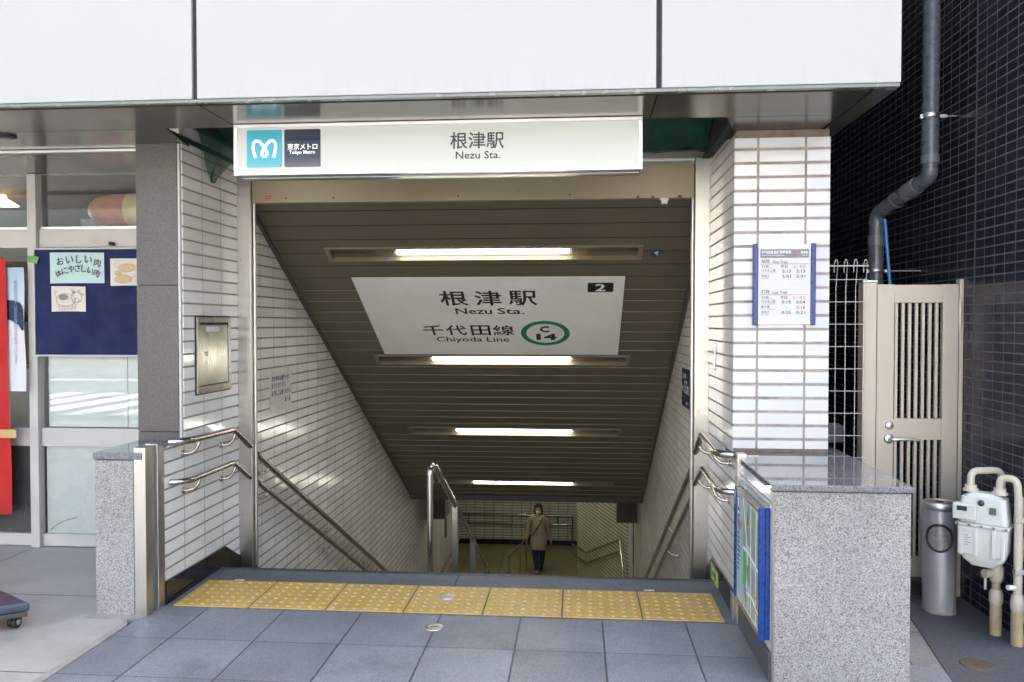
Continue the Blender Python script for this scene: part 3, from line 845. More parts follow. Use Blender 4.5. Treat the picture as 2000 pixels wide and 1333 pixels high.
# ------------------------------------------------------------------ canopy
cn = thing("canopy", (-2, 3.5, 2.48), "long white panelled canopy with grey metal underside over the entrance", "canopy")
for x0, x1 in ((-7.0, -1.727), (-1.704, 0.334), (0.357, 1.345)):
    boxo("fascia_panel", M['white_panel'], cn, x0, x1, 3.478, 3.52, 2.497, 3.6, bevel=0.004)
boxo("joint_strip", M['groove'], cn, -7.0, 1.340, 3.497, 3.53, 2.49, 3.6)
boxo("fascia_return", M['white_panel'], cn, 1.300, 1.344, 3.5205, 5.2, 2.497, 3.6, bevel=0.003)
boxo("drip_edge", M['soffit_edge'], cn, -7.0, 1.343, 3.484, 3.512, 2.4815, 2.4965, bevel=0.002)
boxo("drip_edge", M['soffit_edge'], cn, 1.298, 1.343, 3.513, 5.2, 2.4815, 2.4965)
G = 0.003
for x0, x1, y0, y1 in ((-7.0, -1.715, 3.53, 3.93), (-1.715, 0.345, 3.53, 3.93), (0.345, 1.24, 3.53, 3.93), (-4.4, -2.15, 3.93, 4.335), (-7.0, -4.4, 3.93, 4.335), (0.765, 1.24, 3.93, 4.30)):
    if y0 == 3.93 and x0 > 0:
        MB().prism([(0.715, 3.93 + G, 2.48), (1.24 - G, 3.93 + G, 2.48), (1.24 - G, 4.9, 2.48), (0.80, 4.9, 2.48), (0.80, 4.22, 2.48)], (0, 0, 0.012)).build("soffit_panel", M['soffit'], cn)
    elif x1 == -2.15:
        MB().prism([(x0 + G, y0 + G, 2.48), (-2.09, y0 + G, 2.48), (-2.17, 4.335, 2.48), (x0 + G, 4.335, 2.48)], (0, 0, 0.012)).build("soffit_panel", M['soffit'], cn)
    else:
        boxo("soffit_panel", M['soffit'], cn, x0 + G, x1 - G, y0 + G, y1 - G, 2.48, 2.492)
boxo("soffit_panel", M['soffit'], cn, 1.255, 1.338, 3.53, 5.2, 2.48, 2.492)
boxo("backing", M['groove'], cn, -7.0, 1.335, 3.53, 3.94, 2.494, 2.52)
boxo("backing", M['groove'], cn, 0.76, 1.335, 3.941, 5.3, 2.494, 2.52)
boxo("backing", M['groove'], cn, -7.0, -2.16, 3.941, 5.2, 2.494, 2.52)
boxo("soffit_trim", M['alu'], cn, -7.0, -2.432, 4.337, 4.36, 2.462, 2.479, bevel=0.003)
boxo("soffit_trim", M['steel_dark'], cn, -7.0, -2.432, 4.361, 4.44, 2.472, 2.484)
boxo("rear_soffit", M['soffit'], cn, -7.0, -2.432, 4.442, 5.06, 2.476, 2.49)
# recess with the shutter gear above
for b in ((-2.2, 0.79, 5.075, 5.10, 2.5605, 3.1), (-2.2, 0.79, 3.935, 5.07, 3.1, 3.14), (-2.2, -2.17, 4.34, 5.07, 2.605, 3.1), (0.785, 0.80, 3.935, 5.07, 2.53, 3.1), (-2.17, 0.785, 3.935, 3.955, 2.53, 3.1)):
    boxo("recess_lining", M['recess'], cn, *b)
MB().tube([(-2.1, 4.7, 2.83), (0.75, 4.7, 2.83)], 0.11, 20).build("shutter_roll", M['steel_dark'], cn)
t = thing("downlight", (-3.0, 4.0, 2.48), "round black downlight ring in the canopy underside above the shop", "downlight")
MB().lathe([(0.052, 0.0), (0.05, -0.008), (0.036, -0.009), (0.034, 0.0), (0.030, -0.001), (0.0001, -0.001)], (-3.005, 4.0, 2.4795), 28).build("ring", M['rubber'], t)
MB().lathe([(0.027, -0.0015), (0.020, -0.012), (0.0001, -0.013)], (-3.005, 4.0, 2.4795), 20).build("lens", M['dark_glass'], t)

# debris net in the recess
t = thing("safety_net", (-0.66, 4.6, 2.7), "dark green debris net stretched in the gap behind the station lightbox", "net")
mb = MB()
nx, ny = 60, 10
def netp(i, j):
    x = -2.15 + 2.92 * i / nx; s_ = j / ny
    yy = 4.975 - 0.62 * s_; zz = 2.552 + 0.32 * s_ + 0.012 * math.sin(i * 0.9 + j) + 0.008 * math.sin(i * 2.3 + 2 * j) - 0.05 * math.sin(math.pi * s_)
    return (x, yy, zz)
vs = [netp(i, j) for j in range(ny + 1) for i in range(nx + 1)]
fs = [(j * (nx + 1) + i, j * (nx + 1) + i + 1, (j + 1) * (nx + 1) + i + 1, (j + 1) * (nx + 1) + i) for j in range(ny) for i in range(nx)]
mb.add(vs, fs, True); mb.build("sheet", M['net'], t)
mb = MB()
A, B, T = Vector((-2.158, 4.40, 2.60)), Vector((-2.085, 4.93, 2.60)), Vector((-2.145, 4.545, 2.318))
rows = []
for j in range(13):
    s_ = j / 12
    l, r_ = A.lerp(T, s_ ** 0.8), B.lerp(T + Vector((0.006, 0.035, 0)), s_ ** 0.75)
    rows.append([l.lerp(r_, k / 10) + Vector((0.02 * math.sin(k * 1.4 + j * 0.5) * (1 - abs(k - 5) / 6), 0, 0.006 * math.sin(k * 2))) for k in range(11)])
mb.add([p for r_ in rows for p in r_], [(j * 11 + k, j * 11 + k + 1, (j + 1) * 11 + k + 1, (j + 1) * 11 + k) for j in range(12) for k in range(10)], True)
mb.build("hanging_corner", M['net'], t)
mb = MB().tube([(-2.1, 4.965, 2.553), (0.76, 4.965, 2.545)], 0.006, 8)
mb.build("edge_rope", M['grey_ink'], t)

# station lightbox
s = thing("station_lightbox", (-0.7, 3.87, 2.225), "long lit white station sign box with cyan and navy logo squares", "station sign")
X0, X1, Z0, Z1, YF, YB = -1.708, 0.308, 2.226, 2.4785, 3.868, 4.04
mb = MB()
FWD = 0.020
mb.box(X0, X1, YF, YF + 0.03, Z0, Z0 + FWD); mb.box(X0, X1, YF, YF + 0.03, Z1 - 0.017, Z1)
mb.box(X0, X0 + FWD, YF, YF + 0.03, Z0 + FWD + 0.0003, Z1 - 0.0173); mb.box(X1 - FWD, X1, YF, YF + 0.03, Z0 + FWD + 0.0003, Z1 - 0.0173)
mb.build("front_frame", M['alu'], s, bevel=0.002)
boxo("case", M['steel_dark'], s, X0 + 0.004, X1 - 0.004, YF + 0.031, YB, Z0 + 0.002, Z1, bevel=0.003)
boxo("bottom_rail", M['alu'], s, X0 + 0.01, X1 - 0.01, YF + 0.075, YF + 0.12, Z0 - 0.003, Z0 + 0.0018, bevel=0.002)
boxo("lit_face", M['face_lit'], s, X0 + FWD + 0.0005, X1 - FWD - 0.0005, YF + 0.006, YF + 0.012, Z0 + FWD + 0.0005, Z1 - 0.0175)
P = Plane2((0, YF + 0.006, 0), (1, 0, 0), (0, 0, 1))
mb = MB(); P.poly(mb, rrect(-1.642, -1.461, 2.264, 2.450, 0.008), 0, 0.0012); mb.build("logo_square", M['logo_cyan'], s)
mb = MB(); P.poly(mb, rrect(-1.450, -1.266, 2.264, 2.450, 0.008), 0, 0.0012); mb.build("name_square", M['logo_navy'], s)
cx, cz, k = -1.5515, 2.356, 0.062
def S(pts): return [(cx + x * k, cz + z * k) for x, z in pts]
mb = MB()
half = [(-0.74, -0.66), (-0.86, -0.30), (-0.93, 0.10), (-0.90, 0.45), (-0.72, 0.66), (-0.45, 0.62), (-0.20, 0.38), (0.05, 0.02), (0.20, -0.26), (0.22, -0.46), (0.10, -0.57), (0.0, -0.585)]
for sg in (1, -1):
    pts = [(x * sg, z) for x, z in half]
    P.stroke(mb, S(pts), 0.0135, 0.0012 + (0.0002 if sg > 0 else 0), 0.0022 + (0.0002 if sg > 0 else 0))
    P.poly(mb, S([(-0.98 * sg, 0.2), (-0.86 * sg, -0.2), (-0.60 * sg, -0.66), (-0.90 * sg, -0.66)]), 0.0012, 0.0019)
mb.build("emblem", M['logo_white'], s)
mb = MB(); P.text(mb, "東京メトロ", -1.434, -1.283, 2.349, 2.380, n1=0.0018, bold=0.004); P.text(mb, "Tokyo Metro", -1.425, -1.294, 2.323, 2.346, n1=0.0018, bold=0.004)
mb.build("operator_name", M['logo_white'], s)
mb = MB(); P.text(mb, "根津駅", -0.620, -0.356, 2.338, 2.420, n1=0.0014, bold=0.012); P.text(mb, "Nezu Sta.", -0.593, -0.374, 2.290, 2.327, n1=0.0014, bold=0.012)
mb.build("station_name", M['black'], s)

# ------------------------------------------------------------------ right side of the entrance
w = thing("tiled_pillar", (1.04, 4.7, 0), "white tiled square pillar carrying the train timetable", "pillar")
mb = MB()
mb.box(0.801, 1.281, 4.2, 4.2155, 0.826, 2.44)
mb.build("front_tiling", M['tile_pillar_dimmed'], w, bevel=0.002)
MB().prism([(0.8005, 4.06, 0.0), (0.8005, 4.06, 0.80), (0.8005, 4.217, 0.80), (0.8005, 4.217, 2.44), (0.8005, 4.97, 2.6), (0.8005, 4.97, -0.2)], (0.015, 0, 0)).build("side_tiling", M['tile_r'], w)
boxo("core", M['building'], w, 0.818, 1.279, 4.218, 5.3, 0.0, 2.479)
boxo("top_band", plain("weathered_brown_band", (0.20, 0.145, 0.115), 0.7, var=0.35, vscale=14), w, 0.812, 1.276, 4.205, 4.2175, 2.441, 2.479)
boxo("base_band", plain("brown_sealant", (0.20, 0.14, 0.10), 0.7, var=0.3, vscale=20), w, 0.803, 1.279, 4.197, 4.1998, 0.8275, 0.845)
MB().prism([(0.789, 4.125, -0.05), (0.789, 4.97, -0.3), (0.789, 4.97, -0.012), (0.789, 4.745, 0.118), (0.789, 4.125, 0.125)], (0.011, 0, 0)).build("skirting", M['black_granite'], w)

b = thing("granite_bench_wall", (1.08, 3.8, 0), "large speckled granite low wall with polished top on the right", "low wall")
boxo("body", M['granite'], b, 0.812, 1.358, 3.362, 4.36, 0, 0.795, bevel=0.004)
boxo("cap_slab", M['granite_cap'], b, 0.796, 1.364, 3.348, 4.38, 0.7995, 0.8265, bevel=0.005)
boxo("side_panel", M['tile_panel'], b, 0.803, 0.8115, 3.366, 4.0, 0.122, 0.795)
boxo("side_trim", M['alu'], b, 0.797, 0.8025, 3.37, 4.0, 0.722, 0.732)
boxo("corner_trim", M['steel_dark'], b, 0.802, 0.8125, 3.3605, 3.3655, 0.0, 0.795)
boxo("skirting", M['grey_skirting'], b, 0.793, 0.802, 3.366, 4.0, 0, 0.12)
w = thing("steel_end_post", (0.81, 4.05, 0), "short brushed steel post where the bench wall meets the tiled pillar", "steel post")
boxo("face", M['steel'], w, 0.786, 0.830, 4.001, 4.058, 0, 0.848, bevel=0.002)
boxo("flange", M['steel'], w, 0.8305, 0.900, 4.050, 4.058, 0.8268, 0.832, bevel=0.001)
boxo("return_plate", M['steel'], w, 0.779, 0.785, 4.062, 4.12, 0, 0.13)

# timetable
t = thing("timetable_board", (1.05, 4.2, 1.48), "first and last train timetable in a blue frame on the tiled pillar", "timetable")
boxo("back_board", M['alu'], t, 0.902, 1.202, 4.180, 4.1995, 1.485, 1.893, bevel=0.002)
for x0, x1 in ((0.895, 0.920), (1.181, 1.206)):
    boxo("side_rail", M['frame_blue'], t, x0, x1, 4.170, 4.199, 1.480, 1.897, bevel=0.005)
boxo("sheet", M['paper'], t, 0.9205, 1.1805, 4.1785, 4.1795, 1.499, 1.880)
P = Plane2((0, 4.1784, 0), (1, 0, 0), (0, 0, 1))
mb = MB(); P.rect(mb, 0.930, 1.172, 1.824, 1.868, 0, 0.0004); mb.build("header_band", plain("header_grey", (0.20, 0.20, 0.21), 0.5, var=0.05), t)
mb = MB(); P.poly(mb, [(1.102, 1.868), (1.118, 1.868), (1.136, 1.824), (1.120, 1.824)], 0.0004, 0.0007); mb.build("header_slash", plain("header_pink", (0.36, 0.17, 0.18), 0.5, var=0), t)
mb = MB(); P.text(mb, "千代田線 始終発時刻表", 0.935, 1.084, 1.845, 1.861, n1=0.0008, bold=0.01); P.text(mb, "Chiyoda Line Train departures", 0.935, 1.05, 1.833, 1.841, n1=0.0008)
P.text(mb, "根津駅", 1.131, 1.167, 1.845, 1.858, n1=0.0008, bold=0.01); P.text(mb, "Nezu Sta.", 1.137, 1.165, 1.834, 1.841, n1=0.0008); mb.build("header_text", M['white_ink'], t)
mk, mr = MB(), MB()
def tx(m_, sx, x0, x1, z0, z1, bold=0.012): P.text(m_, sx, x0, x1, z0, z1, n1=0.0006, bold=bold)
tx(mk, "始発", 0.936, 0.977, 1.798, 1.817); tx(mk, "First Train", 0.992, 1.066, 1.796, 1.810)
tx(mk, "行先", 0.936, 0.974, 1.772, 1.788); tx(mk, "(for)", 0.978, 0.991, 1.771, 1.777, 0); tx(mk, "平日", 1.031, 1.065, 1.772, 1.788); tx(mr, "土・休日", 1.094, 1.155, 1.772, 1.788, 0.004)
tx(mk, "代々木上原", 0.936, 1.006, 1.752, 1.767, 0.006); tx(mk, "for Yoyogi-uehara", 0.936, 1.012, 1.745, 1.750, 0); tx(mk, "5:13", 1.040, 1.083, 1.748, 1.764); tx(mk, "5:13", 1.110, 1.154, 1.748, 1.764)
tx(mk, "我孫子", 0.936, 0.977, 1.725, 1.739, 0.006); tx(mk, "for Abiko", 0.936, 0.975, 1.718, 1.723, 0); tx(mk, "5:01", 1.040, 1.083, 1.722, 1.738); tx(mk, "5:01", 1.110, 1.154, 1.722, 1.738)
tx(mk, "終発", 0.936, 0.977, 1.642, 1.661); tx(mk, "Last Train", 0.992, 1.066, 1.641, 1.655)
tx(mk, "行先", 0.936, 0.974, 1.614, 1.630); tx(mk, "(for)", 0.978, 0.991, 1.613, 1.619, 0); tx(mk, "平日", 1.031, 1.065, 1.614, 1.630); tx(mr, "土・休日", 1.094, 1.155, 1.614, 1.630, 0.004)
tx(mk, "代々木上原", 0.936, 1.006, 1.594, 1.609, 0.006); tx(mk, "for Yoyogi-uehara", 0.936, 1.012, 1.587, 1.592, 0); tx(mk, "0:19", 1.038, 1.083, 1.591, 1.607); tx(mk, "0:04", 1.110, 1.155, 1.591, 1.607)
tx(mk, "霞ケ関", 0.936, 0.977, 1.567, 1.581, 0.006); tx(mk, "for Kasumigaseki", 0.936, 1.007, 1.560, 1.565, 0); tx(mk, "-", 1.058, 1.064, 1.571, 1.573); tx(mr, "0:18", 1.110, 1.155, 1.564, 1.580)
tx(mk, "我孫子", 0.936, 0.977, 1.541, 1.555, 0.006); tx(mk, "for Abiko", 0.936, 0.975, 1.534, 1.539, 0); tx(mk, "0:25", 1.038, 1.083, 1.538, 1.554); tx(mk, "0:21", 1.110, 1.155, 1.538, 1.554)
P.rect(mk, 0.930, 1.172, 1.792, 1.7938, 0, 0.0005); P.rect(mk, 0.930, 1.03, 1.635, 1.6368, 0, 0.0005); P.rect(mr, 1.03, 1.172, 1.635, 1.6368, 0, 0.0005)
mk.build("times", M['black'], t); mr.build("holiday_times", M['red_ink'], t)
mb = MB()
for z in (1.769, 1.743, 1.716, 1.689, 1.663, 1.611, 1.585, 1.558, 1.532): P.rect(mb, 0.932, 1.17, z, z + 0.0007, 0, 0.0004)
mb.build("rule", plain("rule_grey", (0.45, 0.45, 0.45), 0.5, var=0), t)

# area map board
t = thing("map_board", (0.78, 3.65, 0.17), "area map in a blue and steel frame on the side of the bench wall", "map board")
XF = 0.760
boxo("back_box", M['steel'], t, XF + 0.006, 0.7965, 3.41, 3.92, 0.178, 0.700, bevel=0.002)
boxo("map_sheet", plain("map_pale_cyan", (0.52, 0.66, 0.66), 0.12, var=0.05), t, XF, XF + 0.0055, 3.412, 3.868, 0.190, 0.690)
boxo("near_rail", M['map_blue'], t, XF - 0.003, 0.782, 3.384, 3.410, 0.160, 0.718, bevel=0.003)
boxo("near_rail_back", M['map_blue'], t, 0.783, 0.8015, 3.388, 3.414, 0.165, 0.716, bevel=0.003)
boxo("far_rail", M['map_blue'], t, XF - 0.004, 0.796, 3.870, 3.922, 0.178, 0.703, bevel=0.003)
boxo("top_rail", M['steel'], t, XF - 0.001, XF + 0.02, 3.4105, 3.869, 0.6905, 0.708, bevel=0.002)
boxo("bottom_rail", M['steel'], t, XF - 0.003, XF + 0.02, 3.4105, 3.869, 0.170, 0.1895, bevel=0.002)
P = Plane2((XF, 3.868, 0), (0, -1, 0), (0, 0, 1))      # u runs toward the viewer
streets = []
def new_street():
    streets.append(MB()); return streets[-1]
mg, mw, mn, md, mt2, mr2 = MB(), MB(), MB(), MB(), MB(), MB()
for u0, u1, v0, v1 in ((0.145, 0.20, 0.47, 0.68), (0.21, 0.30, 0.50, 0.685), (0.31, 0.40, 0.46, 0.68), (0.235, 0.30, 0.32, 0.45), (0.32, 0.40, 0.30, 0.42), (0.16, 0.24, 0.21, 0.30), (0.27, 0.40, 0.205, 0.28), (0.42, 0.45, 0.22, 0.66)):
    P.rect(mg, u0, u1, v0, v1, 0, 0.0003)
mn2 = MB(); P.poly(mn, [(0.15, 0.30), (0.15, 0.45), (0.20, 0.455), (0.225, 0.40), (0.215, 0.33), (0.19, 0.29)], 0, 0.0004)
P.rect(mn2, 0.245, 0.27, 0.60, 0.685, 0.0003, 0.0005)
P.stroke(new_street(), [(0.145, 0.69), (0.19, 0.58), (0.235, 0.48), (0.25, 0.38), (0.22, 0.28), (0.17, 0.20)], 0.010, 0.0003, 0.0006)
P.stroke(new_street(), [(0.15, 0.465), (0.25, 0.47), (0.45, 0.44)], 0.012, 0.0003, 0.0006)
P.stroke(new_street(), [(0.305, 0.69), (0.31, 0.20)], 0.010, 0.0003, 0.0006)
P.stroke(new_street(), [(0.22, 0.28), (0.33, 0.29), (0.45, 0.26)], 0.010, 0.0003, 0.0006)
P.stroke(new_street(), [(0.41, 0.69), (0.405, 0.20)], 0.008, 0.0003, 0.0006)
P.rect(md, 0.02, 0.06, 0.58, 0.68, 0.0003, 0.0005); P.rect(md, 0.245, 0.255, 0.34, 0.41, 0.0006, 0.0008); P.rect(md, 0.24, 0.25, 0.59, 0.65, 0.0006, 0.0008); P.rect(md, 0.20, 0.212, 0.23, 0.29, 0.0006, 0.0008)
for i in range(9): P.rect(md, 0.018, 0.05 + 0.02 * ((i * 7) % 4) / 3 + (0.03 if i in (3, 4) else 0), 0.50 - i * 0.021, 0.507 - i * 0.021, 0.0003, 0.0005)
P.rect(mw, 0.026, 0.054, 0.59, 0.61, 0.0005, 0.0008); P.rect(mw, 0.026, 0.054, 0.625, 0.67, 0.0005, 0.0008)
P.rect(mt2, 0.015, 0.10, 0.525, 0.572, 0.0003, 0.0005); mt3 = MB(); P.poly(mt3, [(0.15, 0.2), (0.2, 0.2), (0.215, 0.25), (0.17, 0.28)], 0.0003, 0.0005)
for i in range(4): P.rect(mr2, 0.40 + 0.012 * (i % 2), 0.425 + 0.012 * (i % 2), 0.25 + i * 0.03, 0.262 + i * 0.03, 0.0006, 0.0009)
mg.build("city_block", plain("map_block_grey", (0.36, 0.42, 0.34), 0.2, var=0.1, vscale=30), t)
M['map_green'] = plain("map_green", (0.16, 0.52, 0.12), 0.2); mn.build("park", M['map_green'], t); mn2.build("park", M['map_green'], t); mw.build("legend_marks", M['white_ink'], t)
for sm_ in streets: sm_.build("street_line", M['white_ink'], t)
md.build("legend", M['sign_blue'], t); M['map_brown'] = plain("map_brown", (0.35, 0.26, 0.17), 0.3); mt2.build("brown_patch", M['map_brown'], t); mt3.build("brown_patch", M['map_brown'], t); mr2.build("red_mark", M['red_ink'], t)

# floor-level exit sign on the right skirting
t = thing("floor_exit_sign", (0.78, 4.64, 0.03), "small luminous yellow-green arrow sign on the right skirting", "exit sign")
boxo("plate", M['exit_green'], t, 0.7855, 0.7885, 4.54, 4.755, -0.005, 0.085)
P = Plane2((0.7854, 4.755, -0.005), (0, -1, 0), (0, 0, 1))
mb = MB(); P.stroke(mb, [(0.05, 0.045), (0.13, 0.045)], 0.02, 0, 0.0005); P.poly(mb, [(0.125, 0.08), (0.175, 0.045), (0.125, 0.01)], 0, 0.0005); P.stroke(mb, [(0.02, 0.075), (0.035, 0.045), (0.02, 0.015)], 0.014, 0, 0.0005)
P.rect(mb, 0.03, 0.19, 0.088 - 0.006, 0.087, 0, 0.0004); mb.build("arrow", M['exit_dark'], t)

t = thing("door_contact_strip", (0.79, 4.73, 1.3), "slim metal contact strip on the white tiles beside the right door post", "sensor strip")
boxo("strip", M['alu'], t, 0.791, 0.800, 4.715, 4.745, 1.225, 1.372, bevel=0.002)
boxo("sensor", M['steel_dark'], t, 0.788, 0.7905, 4.722, 4.738, 1.305, 1.335)
boxo("foot", M['steel_dark'], t, 0.789, 0.800, 4.715, 4.745, 1.217, 1.2245)

# blue elevation sign inside, right
t = thing("elevation_sign", (0.82, 6.1, 1.0), "dark blue metre sign on the tiled wall right of the stairs", "notice sign")
boxo("plate", M['sign_blue'], t, 0.8265, 0.8295, 5.99, 6.42, 0.845, 1.142)
P = Plane2((0.8264, 6.42, 0.845), (0, -1, 0), (0, 0, 1))
line("top_line", M['white_ink'], P, t, ("ここは海抜", (0.02, 0.24, 0.22, 0.262), dict(n1=0.0006)))
line("about_mark", M['white_ink'], P, t, ("約", (0.02, 0.10, 0.115, 0.16), dict(n1=0.0006, bold=0.01)))
line("metre_figure", M['white_ink'], P, t, ("5.5m", (0.16, 0.39, 0.105, 0.205), dict(n1=0.0006, bold=0.015)))
line("operator_name", M['white_ink'], P, t, ("東京メトロ", (0.24, 0.38, 0.028, 0.052), dict(n1=0.0006)))

# white slippery-floor notice, left
t = thing("slippery_floor_notice", (-2.15, 5.7, 1.0), "white notice with three lines of Japanese on the left stair wall", "notice sign")
boxo("sheet", plain("notice_white", (0.62, 0.60, 0.55), 0.3, var=0.05), t, -2.1548, -2.1525, 5.445, 5.865, 0.845, 1.165)
P = Plane2((-2.1524, 5.445, 0.845), (0, 1, 0), (0, 0, 1))
for nm, body, box in (("first_line", "雨天時床が滑りやすく", (0.03, 0.39, 0.232, 0.268)), ("second_line", "なっております。", (0.03, 0.30, 0.182, 0.216)), ("third_line", "足元にご注意ください。", (0.03, 0.405, 0.128, 0.164))):
    line(nm, M['sign_blue'], P, t, (body, box, dict(n1=0.0006, bold=0.012)))
line("signature", M['sign_blue'], P, t, ("駅", (0.285, 0.315, 0.07, 0.102), dict(n1=0.0006, bold=0.01)), ("長", (0.36, 0.39, 0.07, 0.102), dict(n1=0.0006, bold=0.01)))

# steel wall cabinet
t = thing("steel_wall_cabinet", (-2.17, 4.61, 1.08), "recessed brushed steel cabinet with a small lock on the left tiled wall", "wall cabinet")
XW = -2.175
mb = MB()
y0, y1, z0, z1 = 4.394, 4.836, 1.083, 1.527
mb.box(XW - 0.003, XW + 0.014, y0, y1, z0, z0 + 0.042); mb.box(XW - 0.003, XW + 0.014, y0, y1, z1 - 0.032, z1)
mb.box(XW - 0.003, XW + 0.014, y0, y0 + 0.036, z0 + 0.0423, z1 - 0.0323); mb.box(XW - 0.003, XW + 0.014, y1 - 0.030, y1, z0 + 0.0423, z1 - 0.0323)
mb.build("frame", M['steel_box'], t, bevel=0.003)
boxo("gasket", M['groove'], t, XW - 0.001, XW + 0.005, y0 - 0.006, y1 + 0.006, z0 - 0.006, z1 + 0.008)
boxo("door", M['steel_box'], t, XW + 0.0055, XW + 0.009, y0 + 0.042, y1 - 0.036, z0 + 0.047, z1 - 0.046, bevel=0.002)
MB().lathe([(0.013, 0), (0.013, 0.006), (0.009, 0.008), (0.0001, 0.0085)], (XW + 0.009, 4.517, 1.312), 18, True, 'X').build("lock", M['alu'], t)
boxo("label_plate", M['paper'], t, XW + 0.0092, XW + 0.0102, 4.512, 4.68, 1.442, 1.470)

# ------------------------------------------------------------------ handrails
def bracket(parent, wx, y, z, rx, rz, r=0.009, m=None, name="bracket"):
    """elbow from the wall plate at (wx,y,z) out and up to the rail underside at rx,rz"""
    sg = 1 if rx > wx else -1
    pts = [(wx, y, z), (wx + sg * abs(rx - wx) * 0.35, y + 0.005, z)] + [(wx + sg * (abs(rx - wx) * (0.35 + 0.65 * math.sin(a))), y + 0.01 + 0.01 * a, z + (rz - z) * (1 - math.cos(a)) ) for a in [R(20 * k) for k in range(1, 5)]] + [(rx, y + 0.03, rz)]
    mb = MB().tube(pts, r, 10)
    mb.lathe([(0.0001, 0), (0.020, 0), (0.019, sg * 0.005), (r, sg * 0.009)], (wx, y, z), 18, True, 'X')
    return mb.build(name, m or M['bronze'], parent)

def rail_thing(label, pts, r, brs, wx, grp, rr=0.02):
    p0 = Vector(pts[0])
    t = thing("handrail", p0, label, "handrail", grp)
    MB().tube(rounded(pts, rr, 5), r, 16).build("rail", M['steel_h'], t)
    for y, z, rx, rz in brs: bracket(t, wx, y, z, rx, rz)
    return t
G1 = "steel handrails of the entrance"
rx = -2.092
rail_thing("upper short bent handrail on the white tiled wall under the cabinet", [(-2.172, 4.085, 0.857), (-2.125, 4.10, 0.857), (rx, 4.16, 0.857), (rx, 4.705, 0.843), (rx, 4.955, 0.705)], 0.0195,
          [(4.238, 0.771, rx, 0.84), (4.708, 0.747, rx, 0.825)], -2.174, G1)
rail_thing("lower short bent handrail on the left white tiled wall", [(-2.172, 4.09, 0.640), (-2.125, 4.105, 0.640), (rx, 4.165, 0.640), (rx, 4.70, 0.640), (rx, 4.952, 0.500)], 0.0165,
          [(4.238, 0.567, rx, 0.625), (4.706, 0.541, rx, 0.625)], -2.174, G1)
rx = 0.718
rail_thing("upper short bent handrail on the tiled wall above the map board", [(0.797, 4.15, 0.818), (0.75, 4.165, 0.818), (rx, 4.22, 0.820), (rx, 4.70, 0.843), (rx, 4.94, 0.705)], 0.0195,
          [(4.248, 0.757, rx, 0.805), (4.795, 0.722, rx, 0.79)], 0.8, G1)
rail_thing("lower short bent handrail on the right tiled wall", [(0.797, 4.08, 0.640), (0.75, 4.095, 0.640), (rx, 4.15, 0.640), (rx, 4.655, 0.655), (rx, 4.94, 0.510)], 0.0165,
          [(4.268, 0.557, rx, 0.63), (4.80, 0.515, rx, 0.585)], 0.8, G1)
G2 = "long handrails along the stair walls"
def long_rail(x, wx, y0, z0, r, label, byz):
    e = 12.4
    sl = -0.53
    f = lambda y: z0 + sl * (y - y0)
    rail_thing(label, [(x, y0, z0), (x, e, f(e))], r, [(y, f(y) - 0.065, x, f(y + 0.03) - 0.012) for y in byz], wx, G2)
long_rail(-2.088, SX0, 5.045, 0.634, 0.0215, "upper long handrail descending the left stair wall", (5.22, 6.63, 7.85, 9.3))
long_rail(-2.088, SX0, 5.065, 0.447, 0.0185, "lower long handrail descending the left stair wall", (5.20, 6.6, 7.85, 9.3))
long_rail(0.745, SX1, 5.02, 0.667, 0.0215, "upper long handrail descending the right stair wall", (5.25, 6.55, 7.75, 9.2))
long_rail(0.745, SX1, 5.03, 0.470, 0.0185, "lower long handrail descending the right stair wall", (5.30, 6.55, 7.75, 9.2))

t = thing("centre_handrail", (-0.95, 5.12, -0.157), "free-standing steel handrail down the middle of the stairs", "handrail")
MB().tube(rounded([(-0.952, 5.10, -0.16), (-0.952, 5.10, 0.545), (-0.945, 5.19, 0.555), (-0.930, 5.36, 0.455), (-0.930, 12.0, -3.09)], 0.07, 8), 0.0205, 18).build("rail", M['steel_h'], t)
for y, zt in ((6.03, 0.095), (7.06, -0.445), (8.04, -0.96), (9.2, -1.58), (10.4, -2.22), (11.6, -2.86)):
    boxo("post", M['steel'], t, -0.953, -0.909, y - 0.02, y + 0.02, zt - 0.95, zt, bevel=0.003)

# ------------------------------------------------------------------ lower landing
ZL = -4.23
tag(MB().box(-4.2, 3.6, 12.26, 21.0, ZL - 0.2, ZL).build("landing_floor", M['landing']), kind='structure')
w = thing("landing_back_wall", (-1.7, 20.5, ZL), "white tiled wall facing the stairs at the back of the landing", "tiled wall")
boxo("tiling", M['tile_back'], w, -4.2, 0.0, 20.5, 20.6, ZL + 0.13, -0.82)
boxo("skirting", M['black_granite'], w, -4.2, 0.0, 20.48, 20.6, ZL, ZL + 0.128)
boxo("corner_strip", M['alu'], w, -0.035, 0.0, 20.47, 20.4985, ZL + 0.13, -0.82)
w = thing("landing_side_wall", (-2.8, 15, ZL), "white tiled wall left of the lower landing", "tiled wall")
boxo("tiling", M['tile_stair'], w, -3.0, -2.75, 11.66, 18.2, ZL, -0.82)
boxo("blue_notice", M['sign_blue'], w, -2.749, -2.744, 16.35, 16.62, -3.0, -2.35)
w = thing("light_blocking_lining", (0, 21, ZL), "added unseen lining blocking stray light at the far ends of the underground landing", "lining")
for b_ in ((-4.4, 3.8, 21.0, 21.2, -4.4, 0.0), (-4.4, -4.2, 11.4, 21.0, -4.4, 0.0), (3.6, 3.8, 11.4, 21.0, -4.4, 0.0), (-4.2, SX0 - 0.001, 11.66, 11.8, -4.4, 0.0), (SX1 + 0.001, 3.6, 11.66, 11.8, -4.4, 0.0)):
    boxo("light_blocker_wall", M['tile_stair'], w, *b_)  # unseen walls added to keep sunlight from leaking into the landing
w = thing("angled_wall", (0.4, 16, ZL), "white tiled slanting wall right of the lower landing", "tiled wall")
